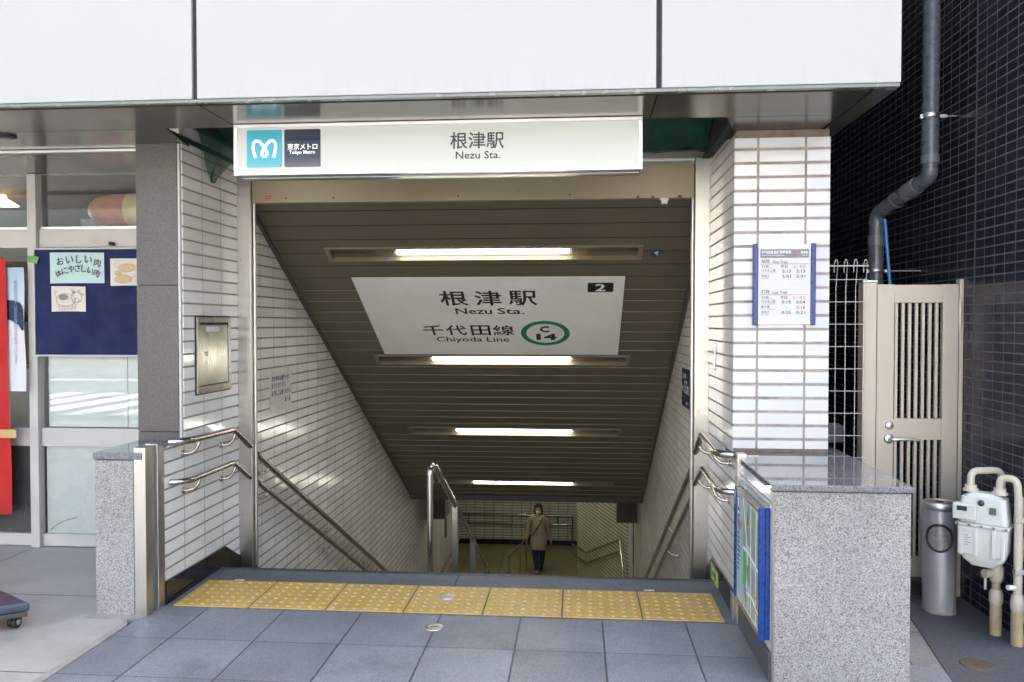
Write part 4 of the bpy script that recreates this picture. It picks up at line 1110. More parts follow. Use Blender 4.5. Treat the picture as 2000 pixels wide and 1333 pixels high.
A, Bv = Vector((0.0, 17.5, 0)), Vector((0.906, 14.6, 0))
dv = (Bv - A).normalized(); nv = Vector((dv.y, -dv.x, 0)); nv = nv if nv.x < 0 else -nv
MB().prism([A + Vector((0, 0, ZL)), Bv + Vector((0, 0, ZL)), Bv + Vector((0, 0, -0.82)), A + Vector((0, 0, -0.82))], -nv * 0.08).build("tiling", M['tile_ang'], w)
MB().prism([A + Vector((-0.01, 0.06, ZL)), A + Vector((0.02, 0.06, ZL)), A + Vector((0.02, 3.0, ZL)), A + Vector((-0.01, 3.0, ZL))], (0, 0, 0.9)).build("dark_end", M['groove'], w)
boxo("end_pier", M['plastic'], w, 0.93, 1.0, 14.45, 14.7, ZL, -0.82)
boxo("right_lining", M['tile_stair'], w, 1.6, 1.8, 11.66, 21, ZL, -0.82)
t = thing("wall_sign", (1.06, 15.5, -3.18), "tall dark blue sign panel beyond the foot of the right stair wall", "sign panel")
boxo("panel", plain("deep_blue", (0.008, 0.02, 0.16), 0.4), t, 1.02, 1.11, 15.5, 15.53, -3.18, -1.2, bevel=0.003)
boxo("edge", M['alu'], t, 1.0, 1.018, 15.49, 15.53, -3.0, -1.2)
for yy, lab in ((13.4, "added unseen lamp lighting the landing just past the foot of the stairs"), (17.3, "added unseen lamp lighting the landing near its back wall")):
    t = thing("fluorescent_lamp", (-1.0, yy, -0.8), lab, "ceiling lamp", "added unseen lamps of the landing")  # lamps added out of view to brighten the landing
    boxo("housing", M['lampbox'], t, -1.75, -0.25, yy - 0.07, yy + 0.07, -0.84, -0.801, bevel=0.004)
    MB().tube([(-1.6, yy, -0.865), (-0.4, yy, -0.865)], 0.0165, 12).build("tube", M['tube_added'], t)
def ang(u): return A + dv * u + nv * 0.07
t = thing("landing_handrail", (-0.6, 20.4, ZL), "pair of level steel handrails along the landing back wall", "handrail")
for z in (-3.44, -3.67):
    MB().tube(rounded([(-3.0, 20.42, z), (-0.13, 20.42, z), (-0.13, 20.42, ZL)] if z > -3.5 else [(-3.0, 20.42, z), (-0.14, 20.42, z)], 0.04), 0.019, 10).build("rail", M['steel_h'], t)
for x in (-2.8, -1.67, -0.5):
    MB().tube([(x, 20.42, -3.46), (x, 20.42, -3.69), (x, 20.49, -3.72)], 0.013, 8).build("bracket", M['groove'], t)
t = thing("angled_wall_handrail", (0.5, 16, ZL), "V-shaped steel handrail pair on the slanting tiled wall", "handrail")
for a_, b_, c_ in (((-0.10, 18.0, -3.50), 0.85, (-3.30, -2.50)), ((-0.10, 18.0, -3.70), 0.85, (-3.53, -2.71))):
    p1 = ang(0.85); p2 = ang(2.85)
    p1.z = c_[0]; p2.z = c_[1]
    MB().tube([a_, p1, p2], 0.02, 10).build("rail", M['steel_h'], t)
MB().tube([ang(2.85) + Vector((0, 0, -2.50)), ang(2.95) + Vector((0.05, -0.5, -3.3))], 0.02, 10).build("end_post", M['steel_h'], t)
t = thing("landing_barrier", (-1.3, 17.4, ZL), "short level steel barrier rail standing on the landing beside the person", "handrail")
MB().tube(rounded([(-1.16, 18.15, ZL), (-1.16, 18.1, -3.42), (-1.17, 18.0, -3.42), (-1.45, 16.6, -3.42), (-1.45, 16.55, ZL)], 0.05), 0.021, 12).build("rail", M['steel_h'], t)
for x, y in ((-1.26, 17.6), (-1.43, 16.75)):
    MB().tube([(x, y, ZL), (x, y, -3.43)], 0.018, 10).build("post", M['steel_h'], t)
t = thing("side_handrail", (-2.66, 16.8, ZL), "pair of steel handrails on the left landing wall", "handrail")
for z in (-3.40, -3.62):
    MB().tube([(-2.66, 15.2, z), (-2.66, 17.9, z)], 0.018, 10).build("rail", M['steel_h'], t)
for y in (15.6, 17.7):
    MB().tube([(-2.74, y, -3.70), (-2.66, y, -3.64), (-2.66, y, -3.41)], 0.011, 8).build("bracket", M['groove'], t)

# ------------------------------------------------------------------ person on the landing
def person():
    bx, by = -0.88, 18.1
    ps = thing("person", (bx, by, ZL), "person in a beige knit tunic, blue jeans and white face mask walking towards the stairs", "person")
    skin = plain("skin", (0.42, 0.26, 0.18), 0.5, var=0.05)
    V = []; E = []; Rr = []
    def v(x, y, z, r):
        V.append((bx + x, by + y, ZL + z)); Rr.append(r); return len(V) - 1
    def ch(*idx):
        for a, b_ in zip(idx[:-1], idx[1:]): E.append((a, b_))
    pel = v(0, 0, 0.82, 0.115)
    wst = v(0, 0.0, 0.98, 0.10); che = v(0.0, 0, 1.16, 0.115); col = v(0, 0.005, 1.30, 0.075); nk = v(0, 0, 1.36, 0.046); hd0 = v(0, -0.01, 1.43, 0.066); hd1 = v(0, -0.005, 1.50, 0.082); hd2 = v(0, 0, 1.555, 0.066)
    ch(pel, wst, che, col, nk, hd0, hd1, hd2)
    # legs: right leg forward and straight, left leg trailing with the heel up (figure faces -y)
    for sx, kn, an, toe in ((-1, (0.065, -0.06, 0.44), (0.03, -0.02, 0.09), (0.03, -0.15, 0.03)), (1, (0.085, 0.02, 0.46), (0.06, 0.20, 0.16), (0.06, 0.13, 0.05))):
        hp = v(sx * 0.085, 0, 0.76, 0.092); k = v(sx * kn[0] if sx < 0 else kn[0], kn[1], kn[2], 0.056); a = v(sx * an[0] if sx < 0 else an[0], an[1], an[2], 0.036); tt = v(sx * toe[0] if sx < 0 else toe[0], toe[1], toe[2], 0.034)
        ch(pel, hp, k, a, tt)
    hands = []
    for sx, el, wr in ((-1, (-0.245, 0.03, 1.03), (-0.265, -0.05, 0.83)), (1, (0.215, 0.04, 1.03), (0.285, 0.05, 0.82))):
        sh = v(sx * 0.165, 0, 1.285, 0.052); e = v(*el, 0.042); w_ = v(*wr, 0.028); pm = v(wr[0] + sx * 0.008, wr[1] - 0.01, wr[2] - 0.055, 0.026)
        ch(col, sh, e, w_, pm)
        for i, (o, l) in enumerate(((-0.024, 0.062), (-0.008, 0.072), (0.008, 0.068), (0.023, 0.055))):
            f0 = v(wr[0] + sx * 0.010, wr[1] - 0.01 + o, wr[2] - 0.085, 0.0095); f1 = v(wr[0] + sx * 0.006, wr[1] - 0.012 + o, wr[2] - 0.085 - l * 0.55, 0.009); f2 = v(wr[0] - sx * 0.008, wr[1] - 0.014 + o, wr[2] - 0.085 - l, 0.0075)
            ch(pm, f0, f1, f2)
        t0 = v(wr[0] - sx * 0.006, wr[1] - 0.035, wr[2] - 0.05, 0.010); t1 = v(wr[0] - sx * 0.014, wr[1] - 0.05, wr[2] - 0.088, 0.008)
        ch(pm, t0, t1)
    me = bpy.data.meshes.new("body"); me.from_pydata(V, E, []); me.materials.append(skin)
    o = bpy.data.objects.new("body", me); COL.objects.link(o)
    o.parent = ps; o.matrix_parent_inverse = world_of(ps).inverted()
    sk = o.modifiers.new("skin", 'SKIN'); sk.use_smooth_shade = True
    for i, r_ in enumerate(Rr): me.skin_vertices[0].data[i].radius = (r_, r_ * (0.8 if i in (0, 1, 2, 3) else 1.0))
    me.skin_vertices[0].data[0].use_root = True
    o.modifiers.new("sub", 'SUBSURF').render_levels = 2
    def ring(cx_, cy_, z, rx_, ry_, n=20, wob=0.0):
        return [(bx + cx_ + rx_ * math.cos(2 * math.pi * k / n), by + cy_ + ry_ * math.sin(2 * math.pi * k / n), ZL + z + wob * math.sin(6 * math.pi * k / n)) for k in range(n)]
    knit = plain("beige_knit", (0.33, 0.28, 0.21), 0.9, var=0.15, vscale=18, fine=0.6, fscale=220)
    mb = MB()
    mb.loft([ring(0.0, 0, 0.585, 0.192, 0.150, wob=0.010), ring(0.0, 0, 0.66, 0.195, 0.150), ring(0, 0, 0.765, 0.196, 0.148), ring(0, 0, 0.78, 0.186, 0.142), ring(0, 0, 0.98, 0.160, 0.122), ring(0, 0, 1.14, 0.160, 0.120), ring(0, 0, 1.25, 0.168, 0.10), ring(0, 0.005, 1.31, 0.13, 0.080), ring(0, 0.005, 1.345, 0.068, 0.062)], caps=False)
    for sx, el, wr in ((-1, (-0.245, 0.03, 1.03), (-0.265, -0.05, 0.83)), (1, (0.215, 0.04, 1.03), (0.285, 0.05, 0.82))):
        pts = [(bx + sx * 0.11, by, ZL + 1.285), (bx + sx * 0.175, by + 0.005, ZL + 1.25), (bx + (sx * 0.165 + el[0]) / 2 + sx * 0.015, by + 0.02, ZL + 1.14), (bx + el[0], by + el[1], ZL + el[2]), (bx + (el[0] + wr[0]) / 2, by + (el[1] + wr[1]) / 2, ZL + (el[2] + wr[2]) / 2), (bx + wr[0], by + wr[1], ZL + wr[2] + 0.01)]
        mb.tube(pts, 0.05, 14, False, [0.06, 0.066, 0.062, 0.056, 0.05, 0.044])
    mb.build("tunic", knit, ps)
    jean = plain("blue_denim", (0.022, 0.045, 0.10), 0.85, var=0.2, vscale=14)
    mb = MB()
    mb.tube([(bx - 0.085, by, ZL + 0.80), (bx - 0.075, by - 0.03, ZL + 0.62), (bx - 0.065, by - 0.06, ZL + 0.44), (bx - 0.045, by - 0.04, ZL + 0.25), (bx - 0.03, by - 0.02, ZL + 0.11)], 0.08, 16, False, [0.085, 0.084, 0.068, 0.060, 0.052])
    mb.tube([(bx + 0.085, by, ZL + 0.80), (bx + 0.088, by + 0.01, ZL + 0.62), (bx + 0.085, by + 0.02, ZL + 0.46), (bx + 0.072, by + 0.12, ZL + 0.30), (bx + 0.06, by + 0.195, ZL + 0.18)], 0.08, 16, False, [0.085, 0.084, 0.068, 0.060, 0.050])
    mb.build("jeans", jean, ps)
    for x_, y_, z_, tilt in ((-0.03, -0.075, 0.0, 0), (0.06, 0.16, 0.045, 0.5)):
        mb = MB()
        rings = []
        for s_, rx_, h_ in ((-0.115, 0.022, 0.035), (-0.09, 0.040, 0.055), (-0.03, 0.043, 0.07), (0.03, 0.038, 0.095), (0.085, 0.040, 0.12), (0.115, 0.026, 0.12)):
            rings.append([(bx + x_ + rx_ * math.cos(q), by + y_ + s_, ZL + z_ + 0.001 + tilt * max(0, s_ + 0.09) * 0.7 + (h_ / 2) * (1 + math.sin(q))) for q in [2 * math.pi * k / 12 for k in range(12)]])
        mb.loft(rings); mb.build("shoe", plain("dark_shoe", (0.02, 0.018, 0.017), 0.4), ps)
    hair = plain("dark_hair", (0.012, 0.010, 0.009), 0.45, var=0.3, vscale=60)
    mb = MB(); rings = []
    for z, rx_, ry_, cy_ in ((1.30, 0.088, 0.055, 0.05), (1.36, 0.105, 0.078, 0.035), (1.43, 0.102, 0.090, 0.025), (1.50, 0.098, 0.098, 0.018), (1.56, 0.090, 0.094, 0.012), (1.60, 0.062, 0.068, 0.01), (1.618, 0.018, 0.02, 0.01)):
        rg = []
        for k in range(20):
            q = 2 * math.pi * k / 20
            fx, fy = math.cos(q) * rx_, math.sin(q) * ry_
            # open the face on the -y side below the fringe
            if z < 1.54 and fy < 0 and abs(math.cos(q)) < 0.86: fy = -0.012
            rg.append((bx + fx, by + cy_ + fy, ZL + z))
        rings.append(rg)
    mb.loft(rings); mb.build("hair", hair, ps)
    mb = MB(); rings = []
    for z, rx_, d in ((1.375, 0.030, 0.070), (1.395, 0.050, 0.088), (1.43, 0.062, 0.104), (1.46, 0.064, 0.102), (1.472, 0.060, 0.092)):
        rings.append([(bx + math.sin(a) * rx_, by - 0.008 - d * math.cos(a) ** 0.8 if math.cos(a) > 0 else by - 0.008, ZL + z) for a in [R(-88 + 176 * k / 12) for k in range(13)]])
    n = 13
    mb.add([p for r_ in rings for p in r_], [(i * n + j, i * n + j + 1, (i + 1) * n + j + 1, (i + 1) * n + j) for i in range(4) for j in range(n - 1)], True)
    mb.build("face_mask", plain("mask_white", (0.75, 0.75, 0.74), 0.8, var=0.03), ps)
    mb = MB()
    for sx in (-1, 1):
        mb.lathe([(0.0001, 0), (0.011, 0.001), (0.007, 0.004), (0.0001, 0.005)], (bx + sx * 0.032, by - 0.088, ZL + 1.497), 10, True, 'Y')
        mb.box(bx + sx * 0.032 - 0.016, bx + sx * 0.032 + 0.016, by - 0.090, by - 0.084, ZL + 1.516, ZL + 1.521)
    mb.build("eyes", hair, ps)
    mb = MB().tube([(bx + 0.11, by - 0.02, ZL + 1.335), (bx + 0.07, by - 0.112, ZL + 1.24), (bx - 0.02, by - 0.132, ZL + 1.08), (bx - 0.12, by - 0.112, ZL + 0.93), (bx - 0.165, by - 0.02, ZL + 0.86)], 0.011, 8)
    mb.build("shoulder_strap", M['rubber'], ps)
    mb = MB()
    mb.loft([[(bx - 0.215 + 0.045 * math.cos(q) , by + 0.05 + 0.11 * math.sin(q), ZL + z) for q in [2 * math.pi * k / 14 for k in range(14)]] for z in (0.70, 0.72, 0.84, 0.87)])
    mb.build("shoulder_bag", M['rubber'], ps)
person()

# ------------------------------------------------------------------ butcher's shop on the left
sf = thing("shop_front", (-4, 5.05, 0), "white framed shop window with pale lower panels left of the stone pillar", "shop front")
XR = -2.435
def fbx(n, *b, bv=0.003): return boxo(n, M['frame_white'], sf, *b, bevel=bv)
fbx("head_frame", -7, XR, 5.03, 5.10, 2.475, 2.515)
boxo("head_trim", M['alu'], sf, -7, XR, 5.02, 5.035, 2.516, 2.522)
fbx("mullion", -3.618, -3.558, 5.0, 5.11, 0.0, 2.474)
fbx("mullion", -4.72, -4.66, 5.0, 5.11, 0.0, 2.474)
for x0, x1 in ((-3.557, XR), (-4.659, -3.619), (-7, -4.721)):
    fbx("transom", x0, x1, 5.032, 5.09, 1.992, 2.112)
    fbx("mid_rail", x0, x1, 5.032, 5.09, 0.672, 0.794)
    fbx("bottom_rail", x0, x1, 5.032, 5.09, 0.004, 0.085)
    boxo("upper_bead", M['alu'], sf, x0, x1, 5.045, 5.085, 2.1135, 2.13)
    boxo("pane", M['glass'], sf, x0 + 0.001, x1 - 0.001, 5.06, 5.066, 2.131, 2.474)
    boxo("pane", M['glass'], sf, x0 + 0.001, x1 - 0.001, 5.062, 5.068, 0.795, 1.991)
boxo("lower_panel", M['film'], sf, -3.54, XR, 5.058, 5.066, 0.086, 0.671)
P = Plane2((0, 5.0575, 0), (1, 0, 0), (0, 0, 1))
mb = MB(); P.stroke(mb, [(-3.525, 0.10), (-3.47, 0.145), (-3.40, 0.175), (-3.33, 0.195)], 0.008, 0, 0.0004); mb.build("scuff", plain("scuff_brown", (0.26, 0.24, 0.20), 0.7, var=0.3, vscale=30), sf)
boxo("gasket", M['groove'], sf, -3.557, -3.541, 5.06, 5.07, 0.086, 0.671)
boxo("lower_panel", M['film_dark'], sf, -4.659, -3.619, 5.058, 5.066, 0.086, 0.671)
boxo("lower_panel", M['film_dark'], sf, -7, -4.721, 5.058, 5.066, 0.086, 0.671)
boxo("paper_screen", M['whitepaper'], sf, -3.53, -2.98, 5.072, 5.075, 0.80, 1.272)
boxo("paper_screen", M['whitepaper'], sf, -2.975, XR, 5.073, 5.076, 0.80, 1.272)
boxo("shelf_rail", M['alu'], sf, -4.659, -3.619, 5.075, 5.095, 1.50, 1.56)
boxo("room_lining", M['interior'], sf, -7.2, -2.3, 9.0, 9.1, 0, 2.7)
boxo("room_ceiling", plain("shop_ceiling", (0.17, 0.14, 0.11), 0.6, var=0.15), sf, -7.2, -2.3, 5.12, 9.0, 2.60, 2.66)
boxo("room_side", M['interior'], sf, -2.32, -2.25, 5.2, 9.0, 0, 2.6)
boxo("room_floor", M['interior'], sf, -7.2, -2.3, 5.13, 9.0, -0.1, 0.0)
boxo("counter", plain("shop_counter", (0.45, 0.43, 0.40), 0.4), sf, -6.5, -3.7, 6.6, 7.3, 0, 1.1, bevel=0.01)
t = thing("pendant_lamp", (-4.93, 6.5, 2.5), "glowing warm pendant lamp inside the shop at the far left", "lamp")
MB().lathe([(0.02, 0.09), (0.03, 0.06), (0.12, 0.0), (0.118, -0.004)], (-4.915, 6.5, 2.505), 28).build("lamp_shade", M['warm_lamp'], t)
MB().tube([(-4.915, 6.5, 2.59), (-4.915, 6.5, 2.60)], 0.006, 8).build("cord", M['rubber'], t)
t = thing("ham_model", (-2.95, 5.6, 2.1305), "large red and yellow ham hanging behind the upper shop window", "ham")
mb = MB()
prof = [(0.0001, -0.36), (0.05, -0.345), (0.085, -0.30), (0.11, -0.2), (0.118, -0.06)]
mb.lathe(prof, (-2.98, 5.25, 2.262), 24, True, 'X'); mb.build("red_end", plain("ham_red", (0.55, 0.20, 0.14), 0.4, var=0.25, vscale=14), t)
mb = MB().lathe([(0.1185, -0.06), (0.121, 0.1), (0.12, 0.3), (0.11, 0.45), (0.0001, 0.5)], (-2.98, 5.25, 2.262), 24, True, 'X'); mb.build("yellow_band", plain("ham_yellow", (0.68, 0.55, 0.28), 0.45, var=0.2, vscale=14), t)
MB().tube([(-2.91 + 0.0, 5.25 + 0.1225 * math.cos(q), 2.262 + 0.1225 * math.sin(q)) for q in [2 * math.pi * k / 20 for k in range(21)]], 0.003, 6).build("string", M['pencil'], t)
t = thing("fence_reflection", (-3.36, 5.4, 2.13), "reflection of a white street fence, built as a small grid behind the upper shop window", "reflection")  # mirrored street fence modelled as a solid grid behind the glass
mb = MB()
for i in range(9): mb.box(-3.44 + i * 0.018, -3.434 + i * 0.018, 5.30, 5.304, 2.131, 2.215)
for z in (2.135, 2.17, 2.21): mb.box(-3.44, -3.29, 5.3045, 5.308, z, z + 0.006)
mb.build("grid", M['wire'], t)
boxo("backing", M['paper'], t, -3.44, -3.29, 5.312, 5.42, 2.131, 2.205)

bb = thing("notice_board", (-3.0, 5.0, 1.276), "navy felt notice board in a thin white frame on the shop window", "notice board")
mb = MB()
mb.box(-3.572, XR, 4.985, 5.03, 1.974, 1.986); mb.box(-3.572, XR, 4.985, 5.03, 1.272, 1.284); mb.box(-3.572, -3.560, 4.985, 5.03, 1.2845, 1.9735)
mb.build("frame", M['frame_white'], bb, bevel=0.002)
boxo("felt_panel", M['felt'], bb, -3.5595, XR, 4.993, 5.02, 1.2845, 1.9735)
boxo("hook", M['rust'], bb, -3.045, -3.03, 4.98, 5.03, 2.0, 2.022)
YP = 4.9915
def paper(name, lab, m, u0, u1, v0, v1, cat="paper"):
    t = thing(name, ((u0 + u1) / 2, YP, v0), lab, cat)
    mb = MB()
    n = 8
    vs = []
    for j in range(2):
        for i in range(n + 1):
            s_ = i / n
            vs.append((u0 + (u1 - u0) * s_, YP - 0.0015 - 0.004 * abs(s_ - 0.5) ** 2 * 4 * (0.6 + 0.4 * j), v0 + (v1 - v0) * j + 0.002 * math.sin(3 * s_ + j)))
    mb.add(vs, [(i, i + 1, n + 2 + i, n + 1 + i) for i in range(n)], True)
    mb.build("sheet", m, t)
    return t, Plane2(((u0 + u1) / 2, YP - 0.0062, (v0 + v1) / 2), (1, 0, 0), (0, 0, 1))
t, P = paper("handwritten_poster", "pale blue poster with two lines of handwritten Japanese on the notice board", M['cyan_paper'], -3.452, -3.079, 1.752, 1.953, "poster")
mb = MB()
for i, ch_ in enumerate("おいしい肉"):
    x = -0.115 + i * 0.064; z = 0.045 + 0.012 * math.sin(math.pi * i / 4) - (0.012 if i == 4 else 0)
    P.text(mb, ch_, x - 0.026, x + 0.026, z - 0.026, z + 0.026, n1=0.0006, bold=0.012, rot=R(8 - i * 6), keep=True)
for i, ch_ in enumerate("体にやさしい肉"):
    x = -0.128 + i * 0.044; z = -0.035 + 0.034 * math.sin(math.pi * i / 6)
    P.text(mb, ch_, x - 0.022, x + 0.022, z - 0.024, z + 0.024, n1=0.0006, bold=0.016, rot=R(24 - i * 9), keep=True)
mb.build("handwriting", M['pencil'], t)
t, P = paper("cow_drawing", "child's drawing of a brown-patched cow on the notice board", M['cream_paper'], -3.444, -3.209, 1.567, 1.732, "drawing")
def ell(cx_, cy_, a, b_, q0=0, q1=360, n=20): return [(cx_ + a * math.cos(R(q0 + (q1 - q0) * k / n)), cy_ + b_ * math.sin(R(q0 + (q1 - q0) * k / n))) for k in range(n + 1)]
mb = MB(); P.poly(mb, ell(-0.035, 0.012, 0.032, 0.020)[:-1], 0, 0.0004); P.poly(mb, ell(0.037, 0.045, 0.014, 0.010)[:-1], 0, 0.0004); mb.build("patch", M['brown_crayon'], t)
mb = MB()
for pts in (ell(-0.02, -0.005, 0.066, 0.042), ell(0.055, 0.01, 0.036, 0.034), ell(0.05, -0.010, 0.024, 0.014), ell(0.025, 0.055, 0.008, 0.010), ell(0.072, 0.052, 0.008, 0.010), ell(0.097, 0.030, 0.010, 0.006), [(-0.086, 0.01), (-0.092, 0.03), (-0.088, 0.045)], ell(-0.088, 0.05, 0.007, 0.008),
            [(-0.07, -0.03), (-0.062, -0.065), (-0.045, -0.065), (-0.04, -0.045)], [(-0.03, -0.045), (-0.028, -0.068), (-0.012, -0.066), (-0.010, -0.046)], [(0.0, -0.046), (0.006, -0.068), (0.022, -0.066), (0.024, -0.040)], [(0.030, -0.036), (0.034, -0.064), (0.048, -0.062), (0.048, -0.026)]):
    P.stroke(mb, pts, 0.0028, 0.0004, 0.0008)
mb.build("outline", M['pencil_light'], t)
t, P = paper("chicken_leg_drawing", "child's drawing of tan chicken legs beside the stone pillar", M['cream_paper'], -3.038, -2.72, 1.735, 1.911, "drawing")
mb = MB()
for cx_, cz_ in ((-0.045, 0.028), (-0.070, -0.045)): P.poly(mb, ell(cx_, cz_, 0.058, 0.026)[:-1], 0, 0.0004)
P.poly(mb, ell(-0.105, -0.005, 0.025, 0.018)[:-1], 0.0004, 0.0006)
mb.build("meat", M['tan'], t)
mb = MB()
P.stroke(mb, ell(-0.045, 0.028, 0.058, 0.026), 0.0025, 0.0006, 0.0009); P.stroke(mb, ell(-0.07, -0.045, 0.058, 0.026), 0.0025, 0.0006, 0.0009); P.stroke(mb, [(-0.10, 0.03), (-0.125, 0.035), (-0.13, 0.055), (-0.12, 0.06)], 0.003, 0.0004, 0.0008); P.stroke(mb, [(-0.01, -0.035), (0.01, -0.025), (0.012, -0.01)], 0.003, 0.0004, 0.0008)
mb.build("outline", M['pencil_light'], t)
t = thing("green_tape", (-3.56, 4.98, 1.92), "short strip of green tape on the corner of the notice board", "tape")
MB().prism([(-3.608, 4.984, 1.937), (-3.545, 4.978, 1.932), (-3.524, 4.982, 1.925), (-3.540, 4.982, 1.880), (-3.606, 4.984, 1.894)], (0, -0.0012, 0)).build("strip", M['green_tape'], t)

def cloth(x0, x1, y, z0, z1, amp, n=24, m=14, lean=0.0):
    vs = []
    for j in range(m + 1):
        for i in range(n + 1):
            s_, q = i / n, j / m
            vs.append((x0 + (x1 - x0) * s_ + lean * (1 - q) + 0.004 * math.sin(9 * q), y + amp * math.sin(2.2 * math.pi * s_ + 2 * q) * (0.4 + 0.6 * (1 - q)), z0 + (z1 - z0) * q))
    return MB().add(vs, [(j * (n + 1) + i, j * (n + 1) + i + 1, (j + 1) * (n + 1) + i + 1, (j + 1) * (n + 1) + i) for j in range(m) for i in range(n)], True)
t = thing("red_banner", (-3.95, 4.95, 0.2), "tall plain red cloth banner at the far left of the shop front", "banner")
cloth(-4.35, -3.725, 4.93, 0.235, 1.915, 0.018, lean=0.02).build("cloth", M['red'], t)
for x, z in ((-3.72, 0.745), (-3.86, 0.205)):
    boxo("tape", M['kraft'], t, x - 0.06, x + 0.085, 4.895, 4.897, z, z + 0.055)
t = thing("blue_white_banner", (-3.68, 4.98, 1.04), "narrow pale blue and white banner with vertical Japanese writing", "banner")
def bannermat():
    n_ = NT("banner_print")
    z = n_.dot(n_.pos(), (0, 0, 1)); w_ = n_.noise(4, 3)
    c = n_.ramp(n_.rng(n_.math('ADD', z, n_.math('MULTIPLY', w_, 0.08)), 1.04, 1.9, 0, 1), [(0.0, (0.62, 0.68, 0.70)), (0.45, (0.66, 0.60, 0.66)), (0.62, (0.60, 0.68, 0.72)), (1.0, (0.32, 0.48, 0.60))])
    n_.set(col=c, rough=0.6); return n_.m
cloth(-3.755, -3.614, 4.955, 1.044, 1.856, 0.004, lean=0.006).build("cloth", bannermat(), t)
P = Plane2((-3.68, 4.949, 1.45), (1, 0, 0), (0, 0, 1))
mb = MB(); P.poly(mb, [(-0.05, 0.195), (0.0, 0.19), (0.045, 0.175), (0.062, 0.13), (0.066, 0.0), (0.055, -0.01), (0.03, 0.03), (-0.02, 0.06), (-0.05, 0.07)], 0, 0.0006); mb.build("dark_shape", M['sign_blue'], t)
mb = MB(); P.text(mb, "食肉の安心安全は守られています。", 0.0, 0.026, -0.27, 0.325, n1=0.0012, vertical=True, bold=0.004); mb.build("lettering", plain("banner_blue", (0.16, 0.30, 0.52), 0.6), t)

# dolly
t = thing("platform_dolly", (-2.85, 3.72, 0), "corner of a dark blue platform dolly on castors on the concrete", "dolly")
c0, c1, c2 = Vector((-2.652, 3.655, 0)), Vector((-2.95, 3.835, 0)), Vector((-3.05, 3.39, 0))
c3 = c1 + (c2 - c0)
def inset(k): 
    m_ = (c0 + c3) / 2
    return [m_ + (p - m_) * k for p in (c0, c1, c3, c2)]
MB().prism([p + Vector((0, 0, 0.088)) for p in inset(1.0)], (0, 0, 0.045)).build("deck", M['cart'], t, bevel=0.014, seg=3)
MB().prism([p + Vector((0, 0, 0.062)) for p in inset(0.965)], (0, 0, 0.0255)).build("under_frame", M['cart_dark'], t, bevel=0.004)
wc = Vector((-2.735, 3.665, 0.03))
MB().lathe([(0.0001, -0.012), (0.024, -0.012), (0.030, -0.008), (0.030, 0.008), (0.024, 0.012), (0.0001, 0.012)], wc + Vector((-0.028, 0.012, 0)), 20, True, 'X').build("castor_wheel", M['rubber'], t)
MB().lathe([(0.0001, -0.012), (0.024, -0.012), (0.030, -0.008), (0.030, 0.008), (0.024, 0.012), (0.0001, 0.012)], wc, 20, True, 'X').build("castor_wheel", M['rubber'], t)
MB().lathe([(0.0001, 0.0125), (0.014, 0.0125), (0.013, 0.015), (0.0001, 0.015)], wc, 16, True, 'X').build("hub", M['caster_grey'], t)
boxo("fork", M['cart_dark'], t, wc.x - 0.024, wc.x - 0.004, wc.y - 0.012, wc.y + 0.024, 0.03, 0.062)

# ------------------------------------------------------------------ alley on the right
AX = 2.08
al = thing("dark_tiled_building", (AX, 6, 0), "tall neighbouring building clad in small dark blue-black tiles", "building")
boxo("side_wall", M['tile_dark'], al, AX, AX + 7.0, 3.78, 9.3, -0.1, 9.5)
boxo("movement_joint", plain("joint_sealant", (0.07, 0.07, 0.075), 0.6), al, AX - 0.0015, AX, 4.383, 4.397, 0.0, 9.5)
boxo("alley_end_wall", M['tile_dark_x'], al, 1.2, AX, 9.3, 9.5, 0, 14.0)
sb = thing("station_building", (-2, 8, 2.5), "plain grey building mass standing above and behind the canopy", "building")
boxo("upper_storeys", M['building'], sb, -14, 1.30, 3.6, 16, 3.62, 12.5)
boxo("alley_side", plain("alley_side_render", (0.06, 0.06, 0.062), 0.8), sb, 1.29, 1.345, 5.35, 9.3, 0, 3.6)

t = thing("wire_mesh_fence", (1.42, 4.45, 0), "white welded wire fence between tiled pillar and gate post", "fence")
mb = MB()
for i in range(6):
    x = 1.288 + i * 0.0515
    top = [(x, 4.47, 0.10), (x, 4.45, 1.70)]
    mb.tube([(x, 4.45, 0.10), (x, 4.45, 1.68), (x + 0.008, 4.45, 1.80)] + [(x + 0.008 + 0.009 * (1 - math.cos(a)) - 0.018, 4.45 - 0.006 * math.sin(a), 1.80 + 0.035 * math.sin(a)) for a in [R(180 * k / 8) for k in range(9)]][::-1] + [(x - 0.010, 4.45, 1.765)], 0.0023, 6)
for i in range(14):
    mb.tube([(1.282, 4.447, 0.16 + i * 0.1205), (1.556, 4.447, 0.16 + i * 0.1205)], 0.0023, 6)
mb.tube([(1.282, 4.447, 1.80), (1.56, 4.447, 1.80)], 0.0045, 6)
mb.build("mesh", M['wire'], t)
t = thing("grey_duct", (1.42, 5.0, 0.75), "pale grey horizontal duct low behind the wire fence", "duct")
boxo("trunking", plain("duct_grey", (0.22, 0.25, 0.30), 0.4), t, 1.35, 1.62, 5.0, 5.12, 0.76, 0.87, bevel=0.01)

